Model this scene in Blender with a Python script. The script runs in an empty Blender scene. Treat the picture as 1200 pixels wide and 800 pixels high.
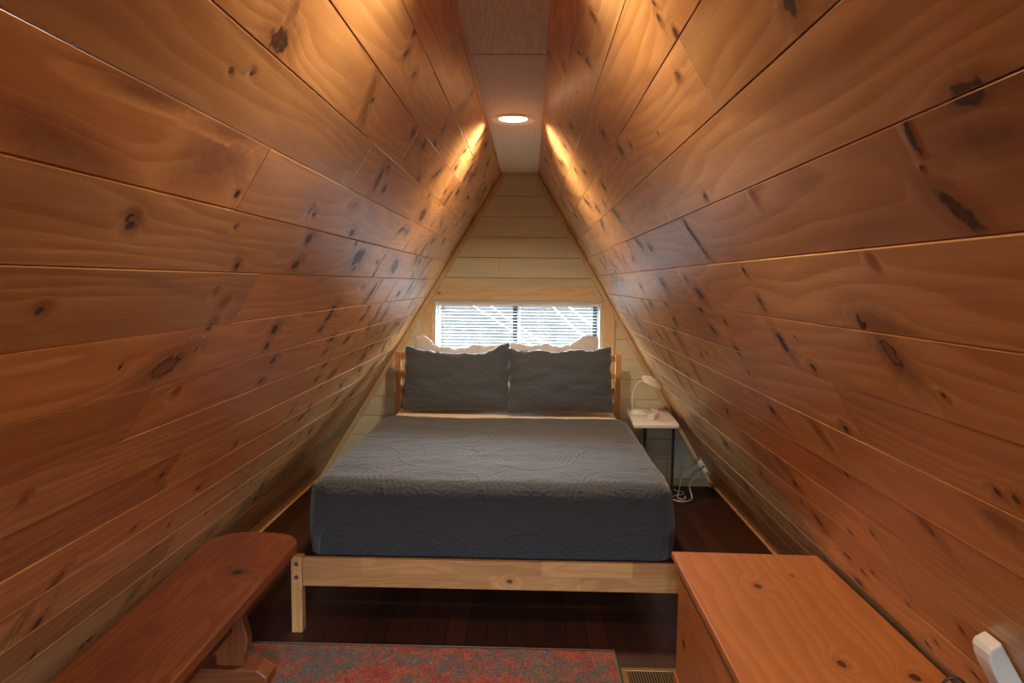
EXPOSURE = -0.33
KNOTS_L=[(1.824,0.171,0.0141,0.0121,0.44,1),(1.225,0.424,0.035,0.0209,-0.03,1),(1.853,0.219,0.0206,0.019,-0.39,1),(2.006,0.23,0.0105,0.0105,0.07,1),(1.808,0.371,0.0114,0.0104,0.42,1),(1.818,0.422,0.0112,0.0128,-0.36,1),(2.323,0.337,0.014,0.0126,0.37,1),(2.539,0.337,0.0125,0.0156,0.37,1),(2.689,0.3,0.0135,0.0105,0.18,1),(2.688,0.238,0.0129,0.0107,0.47,1),(2.782,0.095,0.0164,0.0163,-0.33,0.55),(2.797,0.053,0.0082,0.0091,0.1,1),(3.312,0.197,0.0105,0.0091,-0.19,1),(3.336,0.278,0.0135,0.0127,-0.02,1),(3.646,0.166,0.0103,0.0158,-0.48,1),(4.188,0.096,0.0155,0.0118,0.29,1),(4.245,0.016,0.0119,0.0102,-0.45,1),(2.271,0.474,0.0128,0.0084,0.26,1),(1.084,0.787,0.0171,0.0116,-0.15,1),(1.095,0.8,0.0186,0.0122,0.25,1),(1.563,0.861,0.0214,0.0131,0.45,1),(1.381,0.704,0.0126,0.0123,0.42,1),(1.454,0.772,0.0075,0.0055,-0.19,1),(1.533,0.927,0.0123,0.0107,-0.35,0.55),(1.611,0.959,0.0209,0.0128,-0.45,0.55),(1.609,1.021,0.0198,0.0163,-0.26,1),(0.991,0.95,0.0145,0.0107,-0.08,1),(2.151,0.629,0.0155,0.0094,-0.01,0.55),(1.811,0.69,0.0147,0.0167,0.45,0.55),(1.855,0.695,0.0144,0.0094,-0.07,1),(2.289,0.714,0.0163,0.0116,-0.05,1),(1.92,0.763,0.0169,0.0147,-0.05,1),(1.94,0.846,0.018,0.0139,-0.21,1),(2.414,0.747,0.0097,0.0101,0.49,1),(2.551,0.796,0.0334,0.029,-0.16,1),(2.582,0.842,0.009,0.0103,0.37,1),(2.368,0.54,0.013,0.0113,0.19,1),(2.756,0.439,0.0145,0.0115,0.2,1),(3.227,0.547,0.0241,0.0263,0.19,1),(3.107,0.642,0.0134,0.0114,0.08,1),(2.887,0.806,0.0099,0.0085,0.17,1),(3.276,0.816,0.0301,0.0274,0.3,1),(3.859,0.762,0.0121,0.0129,0.33,1),(3.813,0.974,0.0132,0.0134,0.19,1),(2.898,0.928,0.0096,0.0076,0.03,1),(2.621,1.019,0.0164,0.0152,-0.02,1),(2.62,1.056,0.0144,0.0131,-0.33,1),(2.61,1.108,0.0139,0.0132,-0.08,1),(2.083,1.064,0.0193,0.0157,0.22,1),(3.247,1.037,0.0082,0.0095,0.15,1),(3.249,1.092,0.0117,0.0111,-0.46,1),(3.542,1.17,0.0104,0.0102,-0.37,1),(4.019,1.211,0.0095,0.0106,-0.46,1),(3.179,1.197,0.0112,0.0122,0.09,1),(2.872,1.165,0.0129,0.0084,-0.09,1),(4.472,1.214,0.0105,0.0104,0.33,1),(4.462,0.405,0.0089,0.0131,-0.41,1),(4.964,0.404,0.0114,0.0145,0.46,1),(3.763,0.348,0.0131,0.0158,0.14,1),(3.842,0.231,0.0095,0.0124,0.06,1),(3.893,0.636,0.0175,0.0156,-0.15,1),(4.278,0.61,0.0107,0.013,0.07,1),(1.602,1.082,0.0105,0.0114,0.39,1),(1.629,1.209,0.0144,0.0116,-0.21,0.55),(1.306,1.09,0.0074,0.008,0.41,1),(1.228,1.362,0.0144,0.0166,-0,0.55),(1.848,1.512,0.0144,0.016,-0.01,1),(2.246,1.692,0.0109,0.0085,0.12,1),(3.613,1.809,0.0106,0.0133,0.33,1),(3.247,1.589,0.0099,0.0088,0.44,1),(2.897,1.242,0.0118,0.0118,-0.35,1),(2.881,1.17,0.013,0.0143,-0.03,1),(3.183,1.207,0.0134,0.0137,-0.38,1),(3.039,1.324,0.0121,0.0131,-0.16,1),(3.04,1.399,0.0113,0.0106,-0.14,1),(3.193,1.634,0.0138,0.0109,-0.25,1),(2.249,1.196,0.0142,0.0121,0.05,1),(2.246,1.277,0.011,0.0084,0.08,1),(2.096,1.125,0.0139,0.0114,0.41,1),(2.616,1.104,0.0109,0.0121,-0.3,1),(3.529,1.164,0.0128,0.0095,0.34,1),(3.943,1.313,0.0126,0.0127,0.28,1),(3.887,1.391,0.0117,0.0146,0.05,1),(4.027,1.495,0.0111,0.0112,0.09,1),(4.268,1.704,0.0108,0.0133,0.32,1),(3.721,1.548,0.0145,0.0115,0.22,1),(3.828,1.661,0.0178,0.0161,-0.45,1),(3.228,2.019,0.0119,0.0143,0.45,1),(3.245,2.098,0.0108,0.012,0.42,1),(1.866,1.692,0.0148,0.0118,-0.34,1),(1.606,1.776,0.0055,0.0052,-0.12,1),(1.6,1.814,0.0043,0.0049,0.24,1),(1.504,1.798,0.0155,0.0158,-0.19,1),(2.209,2.099,0.0162,0.0168,-0.13,0.55),(2.767,2.094,0.0141,0.0106,0.13,0.55),(1.196,0.498,0.008,0.0059,0.12,1),(1.133,0.516,0.0062,0.0047,0.25,1),(0.976,0.605,0.057,0.0068,-0.05,0.5),(1.242,0.598,0.0673,0.0101,-0.04,0.5),(1.216,0.379,0.0195,0.0068,1.33,0.5),(1.78,0.376,0.0641,0.009,0.92,0.5),(2.243,0.521,0.0423,0.0085,1.16,1),(1.499,1.115,0.0638,0.0268,-0.26,2),(2.706,1.726,0.1778,0.0356,0.04,1),(1.563,1.716,0.0258,0.0103,-1.08,2),(1.596,1.852,0.0173,0.0061,-1.16,1),(1.502,1.808,0.0268,0.008,-1.23,0.5),(1.24,0.664,0.0601,0.024,-0.1,0.5),(0.857,0.711,0.0678,0.0136,0.13,0.5)]
KNOTS_R=[(1.679,0.188,0.0191,0.0181,-0.13,2),(1.955,0.205,0.0151,0.0166,0.16,1),(1.997,0.165,0.0109,0.0074,-0.38,1),(2.406,0.01,0.0143,0.0168,-0.02,0.55),(2.296,0.113,0.0166,0.0108,0.23,0.55),(1.291,0.35,0.0112,0.0135,0.18,1),(1.275,0.329,0.0088,0.0109,0.17,1),(1.252,0.396,0.0152,0.0166,-0.15,1),(1.672,0.488,0.0055,0.0054,-0.15,1),(2.143,0.432,0.0129,0.0154,0.15,1),(1.992,0.451,0.0072,0.0073,0.02,1),(2.253,0.352,0.013,0.0121,-0.1,1),(3.176,0.192,0.0079,0.0089,-0.46,1),(3.609,0.198,0.0138,0.0157,-0.5,1),(2.741,0.203,0.0141,0.0117,-0.07,1),(2.301,0.191,0.0053,0.0051,-0.34,1),(0.865,0.506,0.0239,0.0249,-0.35,1),(0.773,0.725,0.0097,0.0083,-0.21,1),(0.784,0.742,0.0059,0.0043,0.42,1),(1.307,0.697,0.018,0.0138,0.17,0.55),(1.58,0.666,0.0195,0.012,0.17,1),(3.518,0.216,0.012,0.0122,-0.34,1),(3.243,0.307,0.0082,0.0095,-0.42,1),(3.02,0.351,0.0142,0.0107,-0.19,1),(2.767,0.459,0.0107,0.0122,0.22,1),(3.992,0.308,0.0092,0.0118,0.44,1),(4.243,0.427,0.0124,0.0162,-0.49,1),(2.682,0.716,0.0248,0.0198,-0.46,1),(2.515,0.743,0.0205,0.0154,-0.15,1),(3.003,0.765,0.008,0.0112,-0.01,1),(4.234,0.745,0.0112,0.0139,-0.45,1),(3.706,0.864,0.0092,0.0109,-0.09,1),(3.224,0.902,0.0118,0.0124,0.47,1),(2.649,0.888,0.0233,0.0208,0.03,1),(2.211,0.872,0.0119,0.01,0.04,0.55),(2.146,0.922,0.0199,0.019,-0.29,1),(1.59,0.852,0.0134,0.0113,0.07,1),(1.594,0.93,0.0164,0.0145,0.41,1),(2.264,0.981,0.0109,0.0111,-0.28,1),(2.022,1.012,0.0093,0.0075,0.27,1),(2.827,0.977,0.0124,0.0112,-0.42,1),(2.849,1.057,0.0117,0.0136,0.08,1),(4.069,1.131,0.0086,0.0124,-0.45,1),(0.997,0.845,0.0124,0.0114,-0.4,0.55),(1.134,0.955,0.0234,0.0243,0.06,1),(1.05,0.957,0.015,0.0132,0.07,1),(1.591,1.024,0.0183,0.0146,0.45,1),(1.482,1.086,0.0195,0.0141,0.31,1),(1.49,1.013,0.0052,0.0046,-0.33,1),(2.23,1.053,0.016,0.0121,-0.44,1),(2.245,0.977,0.0137,0.0099,-0.45,1),(2.065,1.109,0.0129,0.0137,0.45,1),(2.966,1.113,0.011,0.0119,-0.14,1),(2.819,1.051,0.0086,0.011,0.33,1),(1.594,0.934,0.0144,0.0156,-0.33,1),(2.677,1.198,0.007,0.0078,0.29,1),(2.558,1.177,0.0051,0.006,-0.04,1),(2.079,1.186,0.0063,0.0062,0.44,1),(3.29,1.381,0.015,0.0126,-0.4,1),(2.789,1.465,0.0131,0.0108,0.48,1),(3.334,1.762,0.0137,0.0132,0.38,1),(3.423,1.675,0.01,0.0107,-0.3,1),(3.62,1.669,0.0063,0.0076,-0.26,1),(3.301,1.577,0.0055,0.0073,0.34,1),(4.043,1.163,0.0145,0.0141,-0.36,1),(3.507,1.174,0.0136,0.0116,-0.33,1),(2.04,1.305,0.0151,0.0136,-0.3,1),(1.489,1.237,0.0167,0.0168,0.36,1),(0.996,1.064,0.008,0.0058,-0.49,1),(0.992,1.223,0.0171,0.0125,-0.11,1),(0.952,1.219,0.0117,0.0122,-0.12,1),(1.663,1.405,0.0131,0.01,0.48,1),(1.481,1.233,0.0163,0.0126,0.17,1),(2.274,1.631,0.0189,0.0141,0.09,1),(3.292,1.747,0.0177,0.016,-0.42,1),(2.8,1.756,0.0094,0.0098,0.26,1),(2.228,1.755,0.0161,0.0182,-0.23,1),(1.917,1.672,0.0104,0.0124,0.17,1),(2.106,1.826,0.0229,0.0181,0.34,1),(2.017,1.847,0.0139,0.0103,0.02,1),(3.416,2.027,0.0123,0.0165,0.04,1),(2.743,1.986,0.0088,0.0105,-0.32,1),(2.142,1.944,0.0206,0.0175,0.11,1),(1.679,1.885,0.0127,0.0144,0.05,1),(1.718,1.592,0.0123,0.0129,-0.29,1),(1.267,1.475,0.0054,0.0055,0.4,1),(2.838,0.562,0.084,0.0168,2.45,1),(1.852,0.751,0.0722,0.0101,1.98,1),(0.757,0.799,0.0408,0.0114,2.27,1),(0.774,0.706,0.0169,0.0042,1.41,1),(1.598,1.041,0.0266,0.0133,1.98,1),(1.088,1.009,0.0338,0.0186,2.08,2),(1.335,1.411,0.0306,0.0153,2.34,2),(1.699,1.277,0.03,0.0075,2.18,0.5),(2.695,1.562,0.1446,0.0578,3.07,0.5),(2.35,1.556,0.0551,0.0275,2.69,0.5),(2.581,1.607,0.0937,0.0375,2.93,0.5),(1.022,1.286,0.0387,0.0155,3.01,0.5),(0.661,0.69,0.0265,0.0119,3.13,1),(1.459,0.438,0.1053,0.0105,3.13,0.5),(1.663,0.411,0.1538,0.0123,3.1,0.5),(1.351,0.444,0.0076,0.004,1.32,2),(4.474,0.128,0.9627,0.1925,0.08,0.5),(1.453,0.603,0.1581,0.079,2.98,0.5),(1.082,0.957,0.0482,0.0193,3.04,0.5),(0.669,0.73,0.0405,0.0101,3.07,0.5)]
import bpy, bmesh, math, random
import numpy as np
from mathutils import Vector, Matrix, noise as mnoise

S = bpy.context.scene
COL = S.collection
PI = math.pi
R = math.radians

# ------------------------------------------------------------------ node helpers
class NT:
    def __init__(s, mat):
        s.t = mat.node_tree; s.t.nodes.clear()
    def n(s, typ, **kw):
        nd = s.t.nodes.new(typ)
        for k, v in kw.items(): setattr(nd, k, v)
        return nd
    def link(s, a, b): s.t.links.new(a, b)
    def put(s, sock, v):
        if isinstance(v, bpy.types.NodeSocket): s.link(v, sock)
        elif v is not None:
            if isinstance(v, (tuple, list)) and len(v) == 3 and sock.type == 'RGBA': v = (*v, 1)
            sock.default_value = v
    def m(s, op, a, b=None, c=None, clamp=False):
        nd = s.n('ShaderNodeMath', operation=op, use_clamp=clamp)
        for i, v in enumerate((a, b, c)):
            if v is not None: s.put(nd.inputs[i], v)
        return nd.outputs[0]
    def vm(s, op, a, b=None, out=0):
        nd = s.n('ShaderNodeVectorMath', operation=op)
        s.put(nd.inputs[0], a)
        if b is not None: s.put(nd.inputs[1] if op != 'SCALE' else nd.inputs['Scale'], b)
        return nd.outputs['Value'] if op in ('LENGTH', 'DOT_PRODUCT', 'DISTANCE') else nd.outputs[0]
    def xyz(s, x, y, z):
        nd = s.n('ShaderNodeCombineXYZ')
        for i, v in enumerate((x, y, z)): s.put(nd.inputs[i], v)
        return nd.outputs[0]
    def sep(s, v):
        nd = s.n('ShaderNodeSeparateXYZ'); s.put(nd.inputs[0], v); return nd.outputs
    def noise(s, vec, scale=1., detail=2., rough=.5, dist=0., color=False):
        nd = s.n('ShaderNodeTexNoise')
        s.put(nd.inputs['Vector'], vec); nd.inputs['Scale'].default_value = scale
        nd.inputs['Detail'].default_value = detail; nd.inputs['Roughness'].default_value = rough
        nd.inputs['Distortion'].default_value = dist
        return nd.outputs['Color' if color else 'Fac']
    def mix(s, fac, a, b, mode='MIX'):
        nd = s.n('ShaderNodeMix', data_type='RGBA', blend_type=mode)
        s.put(nd.inputs[0], fac); s.put(nd.inputs[6], a); s.put(nd.inputs[7], b)
        return nd.outputs[2]
    def smooth(s, v, a, b, lo=0., hi=1.):
        nd = s.n('ShaderNodeMapRange', interpolation_type='SMOOTHSTEP')
        s.put(nd.inputs[0], v)
        for i, x in enumerate((a, b, lo, hi)): nd.inputs[i+1].default_value = x
        return nd.outputs[0]
    def lin(s, v, a, b, lo=0., hi=1.):
        nd = s.n('ShaderNodeMapRange')
        s.put(nd.inputs[0], v)
        for i, x in enumerate((a, b, lo, hi)): nd.inputs[i+1].default_value = x
        return nd.outputs[0]
    def white(s, v):
        nd = s.n('ShaderNodeTexWhiteNoise', noise_dimensions='1D'); s.put(nd.inputs['W'], v); return nd.outputs['Value']
    def bump(s, h, strength=.3, dist=.001):
        nd = s.n('ShaderNodeBump'); s.put(nd.inputs['Height'], h)
        nd.inputs['Strength'].default_value = strength; nd.inputs['Distance'].default_value = dist
        return nd.outputs[0]
    def obj(s): return s.n('ShaderNodeTexCoord').outputs['Object']
    def out(s, color, rough=.5, normal=None, spec=.5, metal=0., sheen=0., coat=0., **kw):
        b = s.n('ShaderNodeBsdfPrincipled'); o = s.n('ShaderNodeOutputMaterial')
        s.put(b.inputs['Base Color'], color); s.put(b.inputs['Roughness'], rough)
        s.put(b.inputs['Metallic'], metal); s.put(b.inputs['Specular IOR Level'], spec)
        if sheen: b.inputs['Sheen Weight'].default_value = sheen; b.inputs['Sheen Roughness'].default_value = .5
        if coat: b.inputs['Coat Weight'].default_value = coat; b.inputs['Coat Roughness'].default_value = .12
        if normal is not None: s.link(normal, b.inputs['Normal'])
        for k, v in kw.items(): s.put(b.inputs[k], v)
        s.link(b.outputs[0], o.inputs[0])
        return b

def mat(name):
    m = bpy.data.materials.new(name); m.use_nodes = True
    return m, NT(m)

def pine_wall():
    m, t = mat('knotty_pine_boards')
    g = t.n('ShaderNodeUVMap', uv_map='grain').outputs[0]
    k = t.n('ShaderNodeUVMap', uv_map='knot').outputs[0]
    a = t.n('ShaderNodeAttribute', attribute_name='board').outputs['Vector']
    tone, seed, style = t.sep(a)
    gx, gy, _ = t.sep(g)
    sz = t.m('MULTIPLY', seed, 60.)
    # knot radius with a ragged outline
    wob = t.noise(t.vm('ADD', t.vm('SCALE', g, 55.), t.xyz(sz, 0, 0)), 1., 2.)
    wob2 = t.noise(t.vm('ADD', t.vm('SCALE', g, 18.), t.xyz(sz, 3, 0)), 1., 1.)
    rr = t.vm('LENGTH', k)
    r = t.m('ADD', rr, t.m('ADD', t.m('MULTIPLY', t.m('SUBTRACT', wob, .5), 1.5), t.m('MULTIPLY', t.m('SUBTRACT', wob2, .5), .8)))
    halo = t.m('POWER', 2.718, t.m('MULTIPLY', t.m('MULTIPLY', rr, rr), -.16))
    # cathedral grain: contour lines of a stretched field, bent round the knots
    h0 = t.noise(t.xyz(t.m('MULTIPLY', gx, .75), t.m('MULTIPLY', gy, 5.5), sz), 1., 2., .45)
    h = t.m('ADD', t.m('MULTIPLY', h0, 9.), t.m('MULTIPLY', halo, 1.3))
    h = t.m('ADD', h, t.m('MULTIPLY', gy, 22.))
    fr = t.m('FRACT', h)
    ring = t.m('MULTIPLY', t.smooth(fr, 0., .8), t.smooth(fr, 1., .86))
    fine = t.noise(t.xyz(t.m('MULTIPLY', gx, 5.), t.m('MULTIPLY', gy, 260.), sz), 1., 2.)
    blot = t.noise(t.xyz(t.m('MULTIPLY', gx, 2.2), t.m('MULTIPLY', gy, 7.), t.m('ADD', sz, 9.)), 1., 3.)
    flame = t.noise(t.xyz(t.m('MULTIPLY', gx, 1.5), t.m('MULTIPLY', gy, 11.), t.m('ADD', sz, 31.)), 1., 2., .5, .6)
    c = t.mix(ring, (.73, .42, .18), (.59, .30, .11))
    c = t.mix(t.m('MULTIPLY', t.m('SUBTRACT', fine, .33, clamp=True), .8), c, (.42, .20, .08))
    c = t.mix(t.m('MULTIPLY', t.smooth(blot, .42, .75), .40), c, (.46, .215, .08))
    c = t.mix(t.m('MULTIPLY', t.smooth(flame, .60, .78), .55), c, (.30, .115, .038))
    tm = t.lin(tone, 0., 1., .77, 1.14)
    c = t.mix(1., c, t.xyz(tm, t.m('MULTIPLY', tm, t.lin(seed, 0, 1, .93, 1.05)), t.m('MULTIPLY', tm, t.lin(seed, 0, 1, .82, 1.1))), 'MULTIPLY')
    # knots
    isf = t.m('LESS_THAN', style, .75); isr = t.m('GREATER_THAN', style, 1.5)
    smudge = t.m('MULTIPLY', t.smooth(r, 3.6, .6), .62)
    c = t.mix(smudge, c, (.22, .075, .024))
    core = t.smooth(r, 1.12, .72)
    c = t.mix(t.m('MULTIPLY', core, t.m('SUBTRACT', 1., t.m('MULTIPLY', isf, .86))), c, (.055, .017, .006))
    inner = t.m('MULTIPLY', t.smooth(r, .74, .5), t.m('ADD', t.m('MULTIPLY', isr, .95), t.m('MULTIPLY', t.m('GREATER_THAN', wob, .5), .18)), clamp=True)
    c = t.mix(inner, c, (.30, .12, .042))
    rough = t.m('ADD', t.m('ADD', .275, t.m('MULTIPLY', core, .14)), t.m('MULTIPLY', fine, .14))
    wav = t.noise(t.xyz(t.m('MULTIPLY', gx, 5.), t.m('MULTIPLY', gy, 17.), sz), 1., 2.)
    hh = t.m('ADD', t.m('MULTIPLY', ring, .10), t.m('ADD', t.m('MULTIPLY', wav, 2.2), t.m('ADD', t.m('MULTIPLY', halo, 1.8), t.m('MULTIPLY', fine, .12))))
    t.out(c, rough, t.bump(hh, .38, .0022), spec=.8)
    return m

def wood(name, axis, light, dark, scale=1., rough=.42, knots=(), tone=0., rings=9., planes='XY', spec=.5, vary=.35, coat=0., joints=False):
    """oiled wood with the grain along one object axis; knots = (a, b, ra, rb) in the two named object axes"""
    m, t = mat(name)
    p = t.obj(); x, y, z = t.sep(p); q = {'X': x, 'Y': y, 'Z': z}
    al = q[axis]; ot = [v for kk, v in q.items() if kk != axis]
    lo = 1.1*scale; hi = 7.*scale
    rmin = None
    for (ka, kb, ra, rb) in knots:
        d = t.vm('LENGTH', t.xyz(t.m('DIVIDE', t.m('SUBTRACT', q[planes[0]], ka), ra), t.m('DIVIDE', t.m('SUBTRACT', q[planes[1]], kb), rb), 0))
        rmin = d if rmin is None else t.m('MINIMUM', rmin, d)
    h = t.m('MULTIPLY', t.noise(t.xyz(t.m('MULTIPLY', al, lo), t.m('MULTIPLY', ot[0], hi), t.m('MULTIPLY', ot[1], hi)), 1., 2., .45), rings)
    h = t.m('ADD', h, t.m('MULTIPLY', ot[0], 20.*scale))
    if rmin is not None:
        h = t.m('ADD', h, t.m('MULTIPLY', t.m('POWER', 2.718, t.m('MULTIPLY', t.m('MULTIPLY', rmin, rmin), -.1)), 2.2))
    fr = t.m('FRACT', h)
    ring = t.m('MULTIPLY', t.smooth(fr, 0., .8), t.smooth(fr, 1., .86))
    fine = t.noise(t.xyz(t.m('MULTIPLY', al, 6.), t.m('MULTIPLY', ot[0], 240.), t.m('MULTIPLY', ot[1], 240.)), 1., 2.)
    blot = t.noise(t.xyz(t.m('MULTIPLY', al, 2.5), t.m('MULTIPLY', ot[0], 9.), t.m('MULTIPLY', ot[1], 9.)), 1., 3.)
    c = t.mix(ring, light, tuple(l*.45+d*.55 for l, d in zip(light, dark)))
    c = t.mix(t.m('MULTIPLY', t.m('SUBTRACT', fine, .3, clamp=True), .8), c, dark)
    c = t.mix(t.m('MULTIPLY', t.smooth(blot, .4, .75), vary), c, dark)
    if rmin is not None:
        wob = t.noise(t.vm('SCALE', p, 70.), 1., 2.)
        rk = t.m('ADD', rmin, t.m('MULTIPLY', t.m('SUBTRACT', wob, .5), .9))
        c = t.mix(t.m('MULTIPLY', t.smooth(rk, 3., .8), .45), c, tuple(v*.55 for v in dark))
        c = t.mix(t.smooth(rk, 1.15, .7), c, tuple(v*.14 for v in dark))
        c = t.mix(t.m('MULTIPLY', t.smooth(rk, .6, .3), .6), c, tuple(v*.45 for v in dark))
    if joints:   # finger-jointed staves, each of its own tone
        row = t.m('GREATER_THAN', z, .258)
        sg = t.m('FLOOR', t.m('ADD', t.m('DIVIDE', al, .37), t.m('MULTIPLY', row, .43)))
        tn = t.lin(t.white(t.m('ADD', sg, t.m('MULTIPLY', row, 17.3))), 0, 1, .78, 1.08)
        c = t.mix(1., c, t.xyz(tn, t.m('POWER', tn, 1.25), t.m('POWER', tn, 1.5)), 'MULTIPLY')
    t.out(c, t.m('ADD', rough, t.m('MULTIPLY', fine, .12)), t.bump(t.m('ADD', fine, ring), .18, .0006), spec=spec, coat=coat)
    return m

def plain(name, col, rough=.5, metal=0., spec=.5, nscale=60., amt=.12, bump=0., sheen=0.):
    m, t = mat(name)
    n = t.noise(t.obj(), nscale, 3.)
    c = t.mix(t.m('MULTIPLY', n, amt), col, tuple(v*.6 for v in col))
    t.out(c, rough, t.bump(n, bump, .001) if bump else None, spec=spec, metal=metal, sheen=sheen)
    return m

def cream_paint():
    m, t = mat('cream_painted_boards')
    p = t.obj(); x, y, z = t.sep(p)
    n = t.noise(t.xyz(t.m('MULTIPLY', x, 1.5), y, t.m('MULTIPLY', z, 14.)), 1., 3.)
    c = t.mix(t.smooth(n, .35, .75), (.69, .67, .50), (.61, .59, .43))
    sp = t.noise(t.xyz(t.m('MULTIPLY', x, 9.), y, t.m('MULTIPLY', z, 9.)), 1., 2.)
    c = t.mix(t.m('MULTIPLY', t.smooth(sp, .72, .8), .25), c, (.42, .34, .20))
    f = t.noise(t.xyz(t.m('MULTIPLY', x, 4.), y, t.m('MULTIPLY', z, 160.)), 1., 2.)
    t.out(c, .5, t.bump(f, .25, .0006), spec=.4)
    return m

def plywood():
    m, t = mat('plywood_ceiling')
    p = t.obj(); x, y, z = t.sep(p)
    pan = t.m('GREATER_THAN', y, 2.47)
    h = t.m('MULTIPLY', t.noise(t.xyz(t.m('MULTIPLY', x, 11.), t.m('MULTIPLY', y, 1.1), t.m('MULTIPLY', pan, 7.)), 1., 2., .45, .15), 16.)
    fr = t.m('FRACT', h)
    ring = t.m('MULTIPLY', t.smooth(fr, 0., .7), t.smooth(fr, 1., .8))
    f = t.noise(t.xyz(t.m('MULTIPLY', x, 220.), t.m('MULTIPLY', y, 12.), 0), 1., 2.)
    b = t.noise(t.vm('SCALE', p, 22.), 1., 3.)
    c = t.mix(t.m('MULTIPLY', ring, t.lin(pan, 0, 1, .55, .25)), (.84, .74, .57), (.64, .52, .38))
    c = t.mix(t.m('MULTIPLY', f, .25), c, (.64, .50, .38))
    c = t.mix(t.m('MULTIPLY', t.smooth(b, .45, .7), .15), c, (.56, .42, .32))
    t.out(c, .55, t.bump(f, .1, .0005), spec=.3)
    return m

def floor_mat():
    m, t = mat('dark_mahogany_planks')
    p = t.obj(); x, y, z = t.sep(p)
    W = .083
    xi = t.m('DIVIDE', x, W); i = t.m('FLOOR', xi)
    yo = t.m('ADD', y, t.m('MULTIPLY', t.white(i), 1.3))
    j = t.m('FLOOR', t.m('DIVIDE', yo, 1.2))
    rnd = t.white(t.m('ADD', t.m('MULTIPLY', i, 13.7), t.m('MULTIPLY', j, 3.1)))
    fx = t.m('FRACT', xi)
    seam = t.m('MAXIMUM', t.m('LESS_THAN', fx, .022), t.m('GREATER_THAN', fx, .978))
    seam = t.m('MAXIMUM', seam, t.m('LESS_THAN', t.m('FRACT', t.m('DIVIDE', yo, 1.2)), .002))
    gr = t.noise(t.xyz(t.m('MULTIPLY', x, 120.), t.m('MULTIPLY', y, 3.), t.m('MULTIPLY', rnd, 30.)), 1., 3.)
    c = t.mix(gr, (.070, .019, .008), (.030, .008, .004))
    tm = t.lin(rnd, 0, 1, .65, 1.3)
    c = t.mix(1., c, t.xyz(tm, tm, tm), 'MULTIPLY')
    c = t.mix(seam, c, (.012, .004, .003))
    t.out(c, t.m('ADD', .48, t.m('MULTIPLY', gr, .12)), t.bump(t.m('SUBTRACT', t.m('MULTIPLY', gr, .2), seam), .3, .0015), spec=.45)
    return m

def quilt_mat(name, base, medal=True):
    m, t = mat(name)
    uv = t.n('ShaderNodeUVMap', uv_map='UVMap').outputs[0]
    u, v, _ = t.sep(uv)
    weave = t.noise(t.xyz(t.m('MULTIPLY', u, 420.), t.m('MULTIPLY', v, 420.), 0), 1., 2.)
    wr = t.noise(t.xyz(t.m('MULTIPLY', u, 9.), t.m('MULTIPLY', v, 26.), 0), 1., 4., .6, .8)
    hgt = t.m('ADD', t.m('MULTIPLY', weave, .12), t.m('MULTIPLY', wr, 2.0))
    if medal:
        P = .42
        def cell(ou, ov):
            cu = t.m('MULTIPLY', t.m('SUBTRACT', t.m('FRACT', t.m('ADD', t.m('DIVIDE', u, P), ou)), .5), P)
            cv = t.m('MULTIPLY', t.m('SUBTRACT', t.m('FRACT', t.m('ADD', t.m('DIVIDE', v, P), ov)), .5), P)
            return cu, cv
        cu, cv = cell(.1, .2)
        rad = t.vm('LENGTH', t.xyz(cu, cv, 0))
        ang = t.m('ARCTAN2', cv, cu)
        scal = t.m('MULTIPLY', t.m('ABSOLUTE', t.m('SINE', t.m('MULTIPLY', ang, 6.))), .012)
        ringsA = t.m('SINE', t.m('MULTIPLY', t.m('ADD', rad, scal), 2*PI/.026))
        cu2, cv2 = cell(.6, .7)
        rad2 = t.vm('LENGTH', t.xyz(cu2, t.m('MULTIPLY', cv2, 1.), 0))
        ringsB = t.m('SINE', t.m('MULTIPLY', rad2, 2*PI/.020))
        sel = t.m('LESS_THAN', rad, .205)
        ch = t.m('ADD', t.m('MULTIPLY', sel, ringsA), t.m('MULTIPLY', t.m('SUBTRACT', 1., sel), ringsB))
        spoke = t.m('MULTIPLY', t.m('SINE', t.m('MULTIPLY', ang, 24.)), t.m('MULTIPLY', t.m('GREATER_THAN', rad, .10), t.m('LESS_THAN', rad, .15)))
        edge = t.smooth(t.m('ABSOLUTE', t.m('SUBTRACT', rad, .205)), .012, .002)
        hgt = t.m('ADD', hgt, t.m('ADD', t.m('MULTIPLY', ch, .22), t.m('ADD', t.m('MULTIPLY', spoke, .08), t.m('MULTIPLY', edge, .65))))
    c = t.mix(t.m('MULTIPLY', weave, .5), base, tuple(x*.62 for x in base))
    t.out(c, .85, t.bump(hgt, .9, .0045), spec=.25, sheen=.25)
    return m

def cloth(name, base, wr_scale=14., amt=.5):
    m, t = mat(name)
    p = t.obj()
    w = t.noise(p, wr_scale, 4., .6, .6)
    f = t.noise(p, 500., 2.)
    c = t.mix(t.m('MULTIPLY', f, .25), base, tuple(v*.8 for v in base))
    t.out(c, .85, t.bump(t.m('ADD', t.m('MULTIPLY', w, amt), t.m('MULTIPLY', f, .05)), .7, .006), spec=.25, sheen=.2)
    return m

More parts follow.
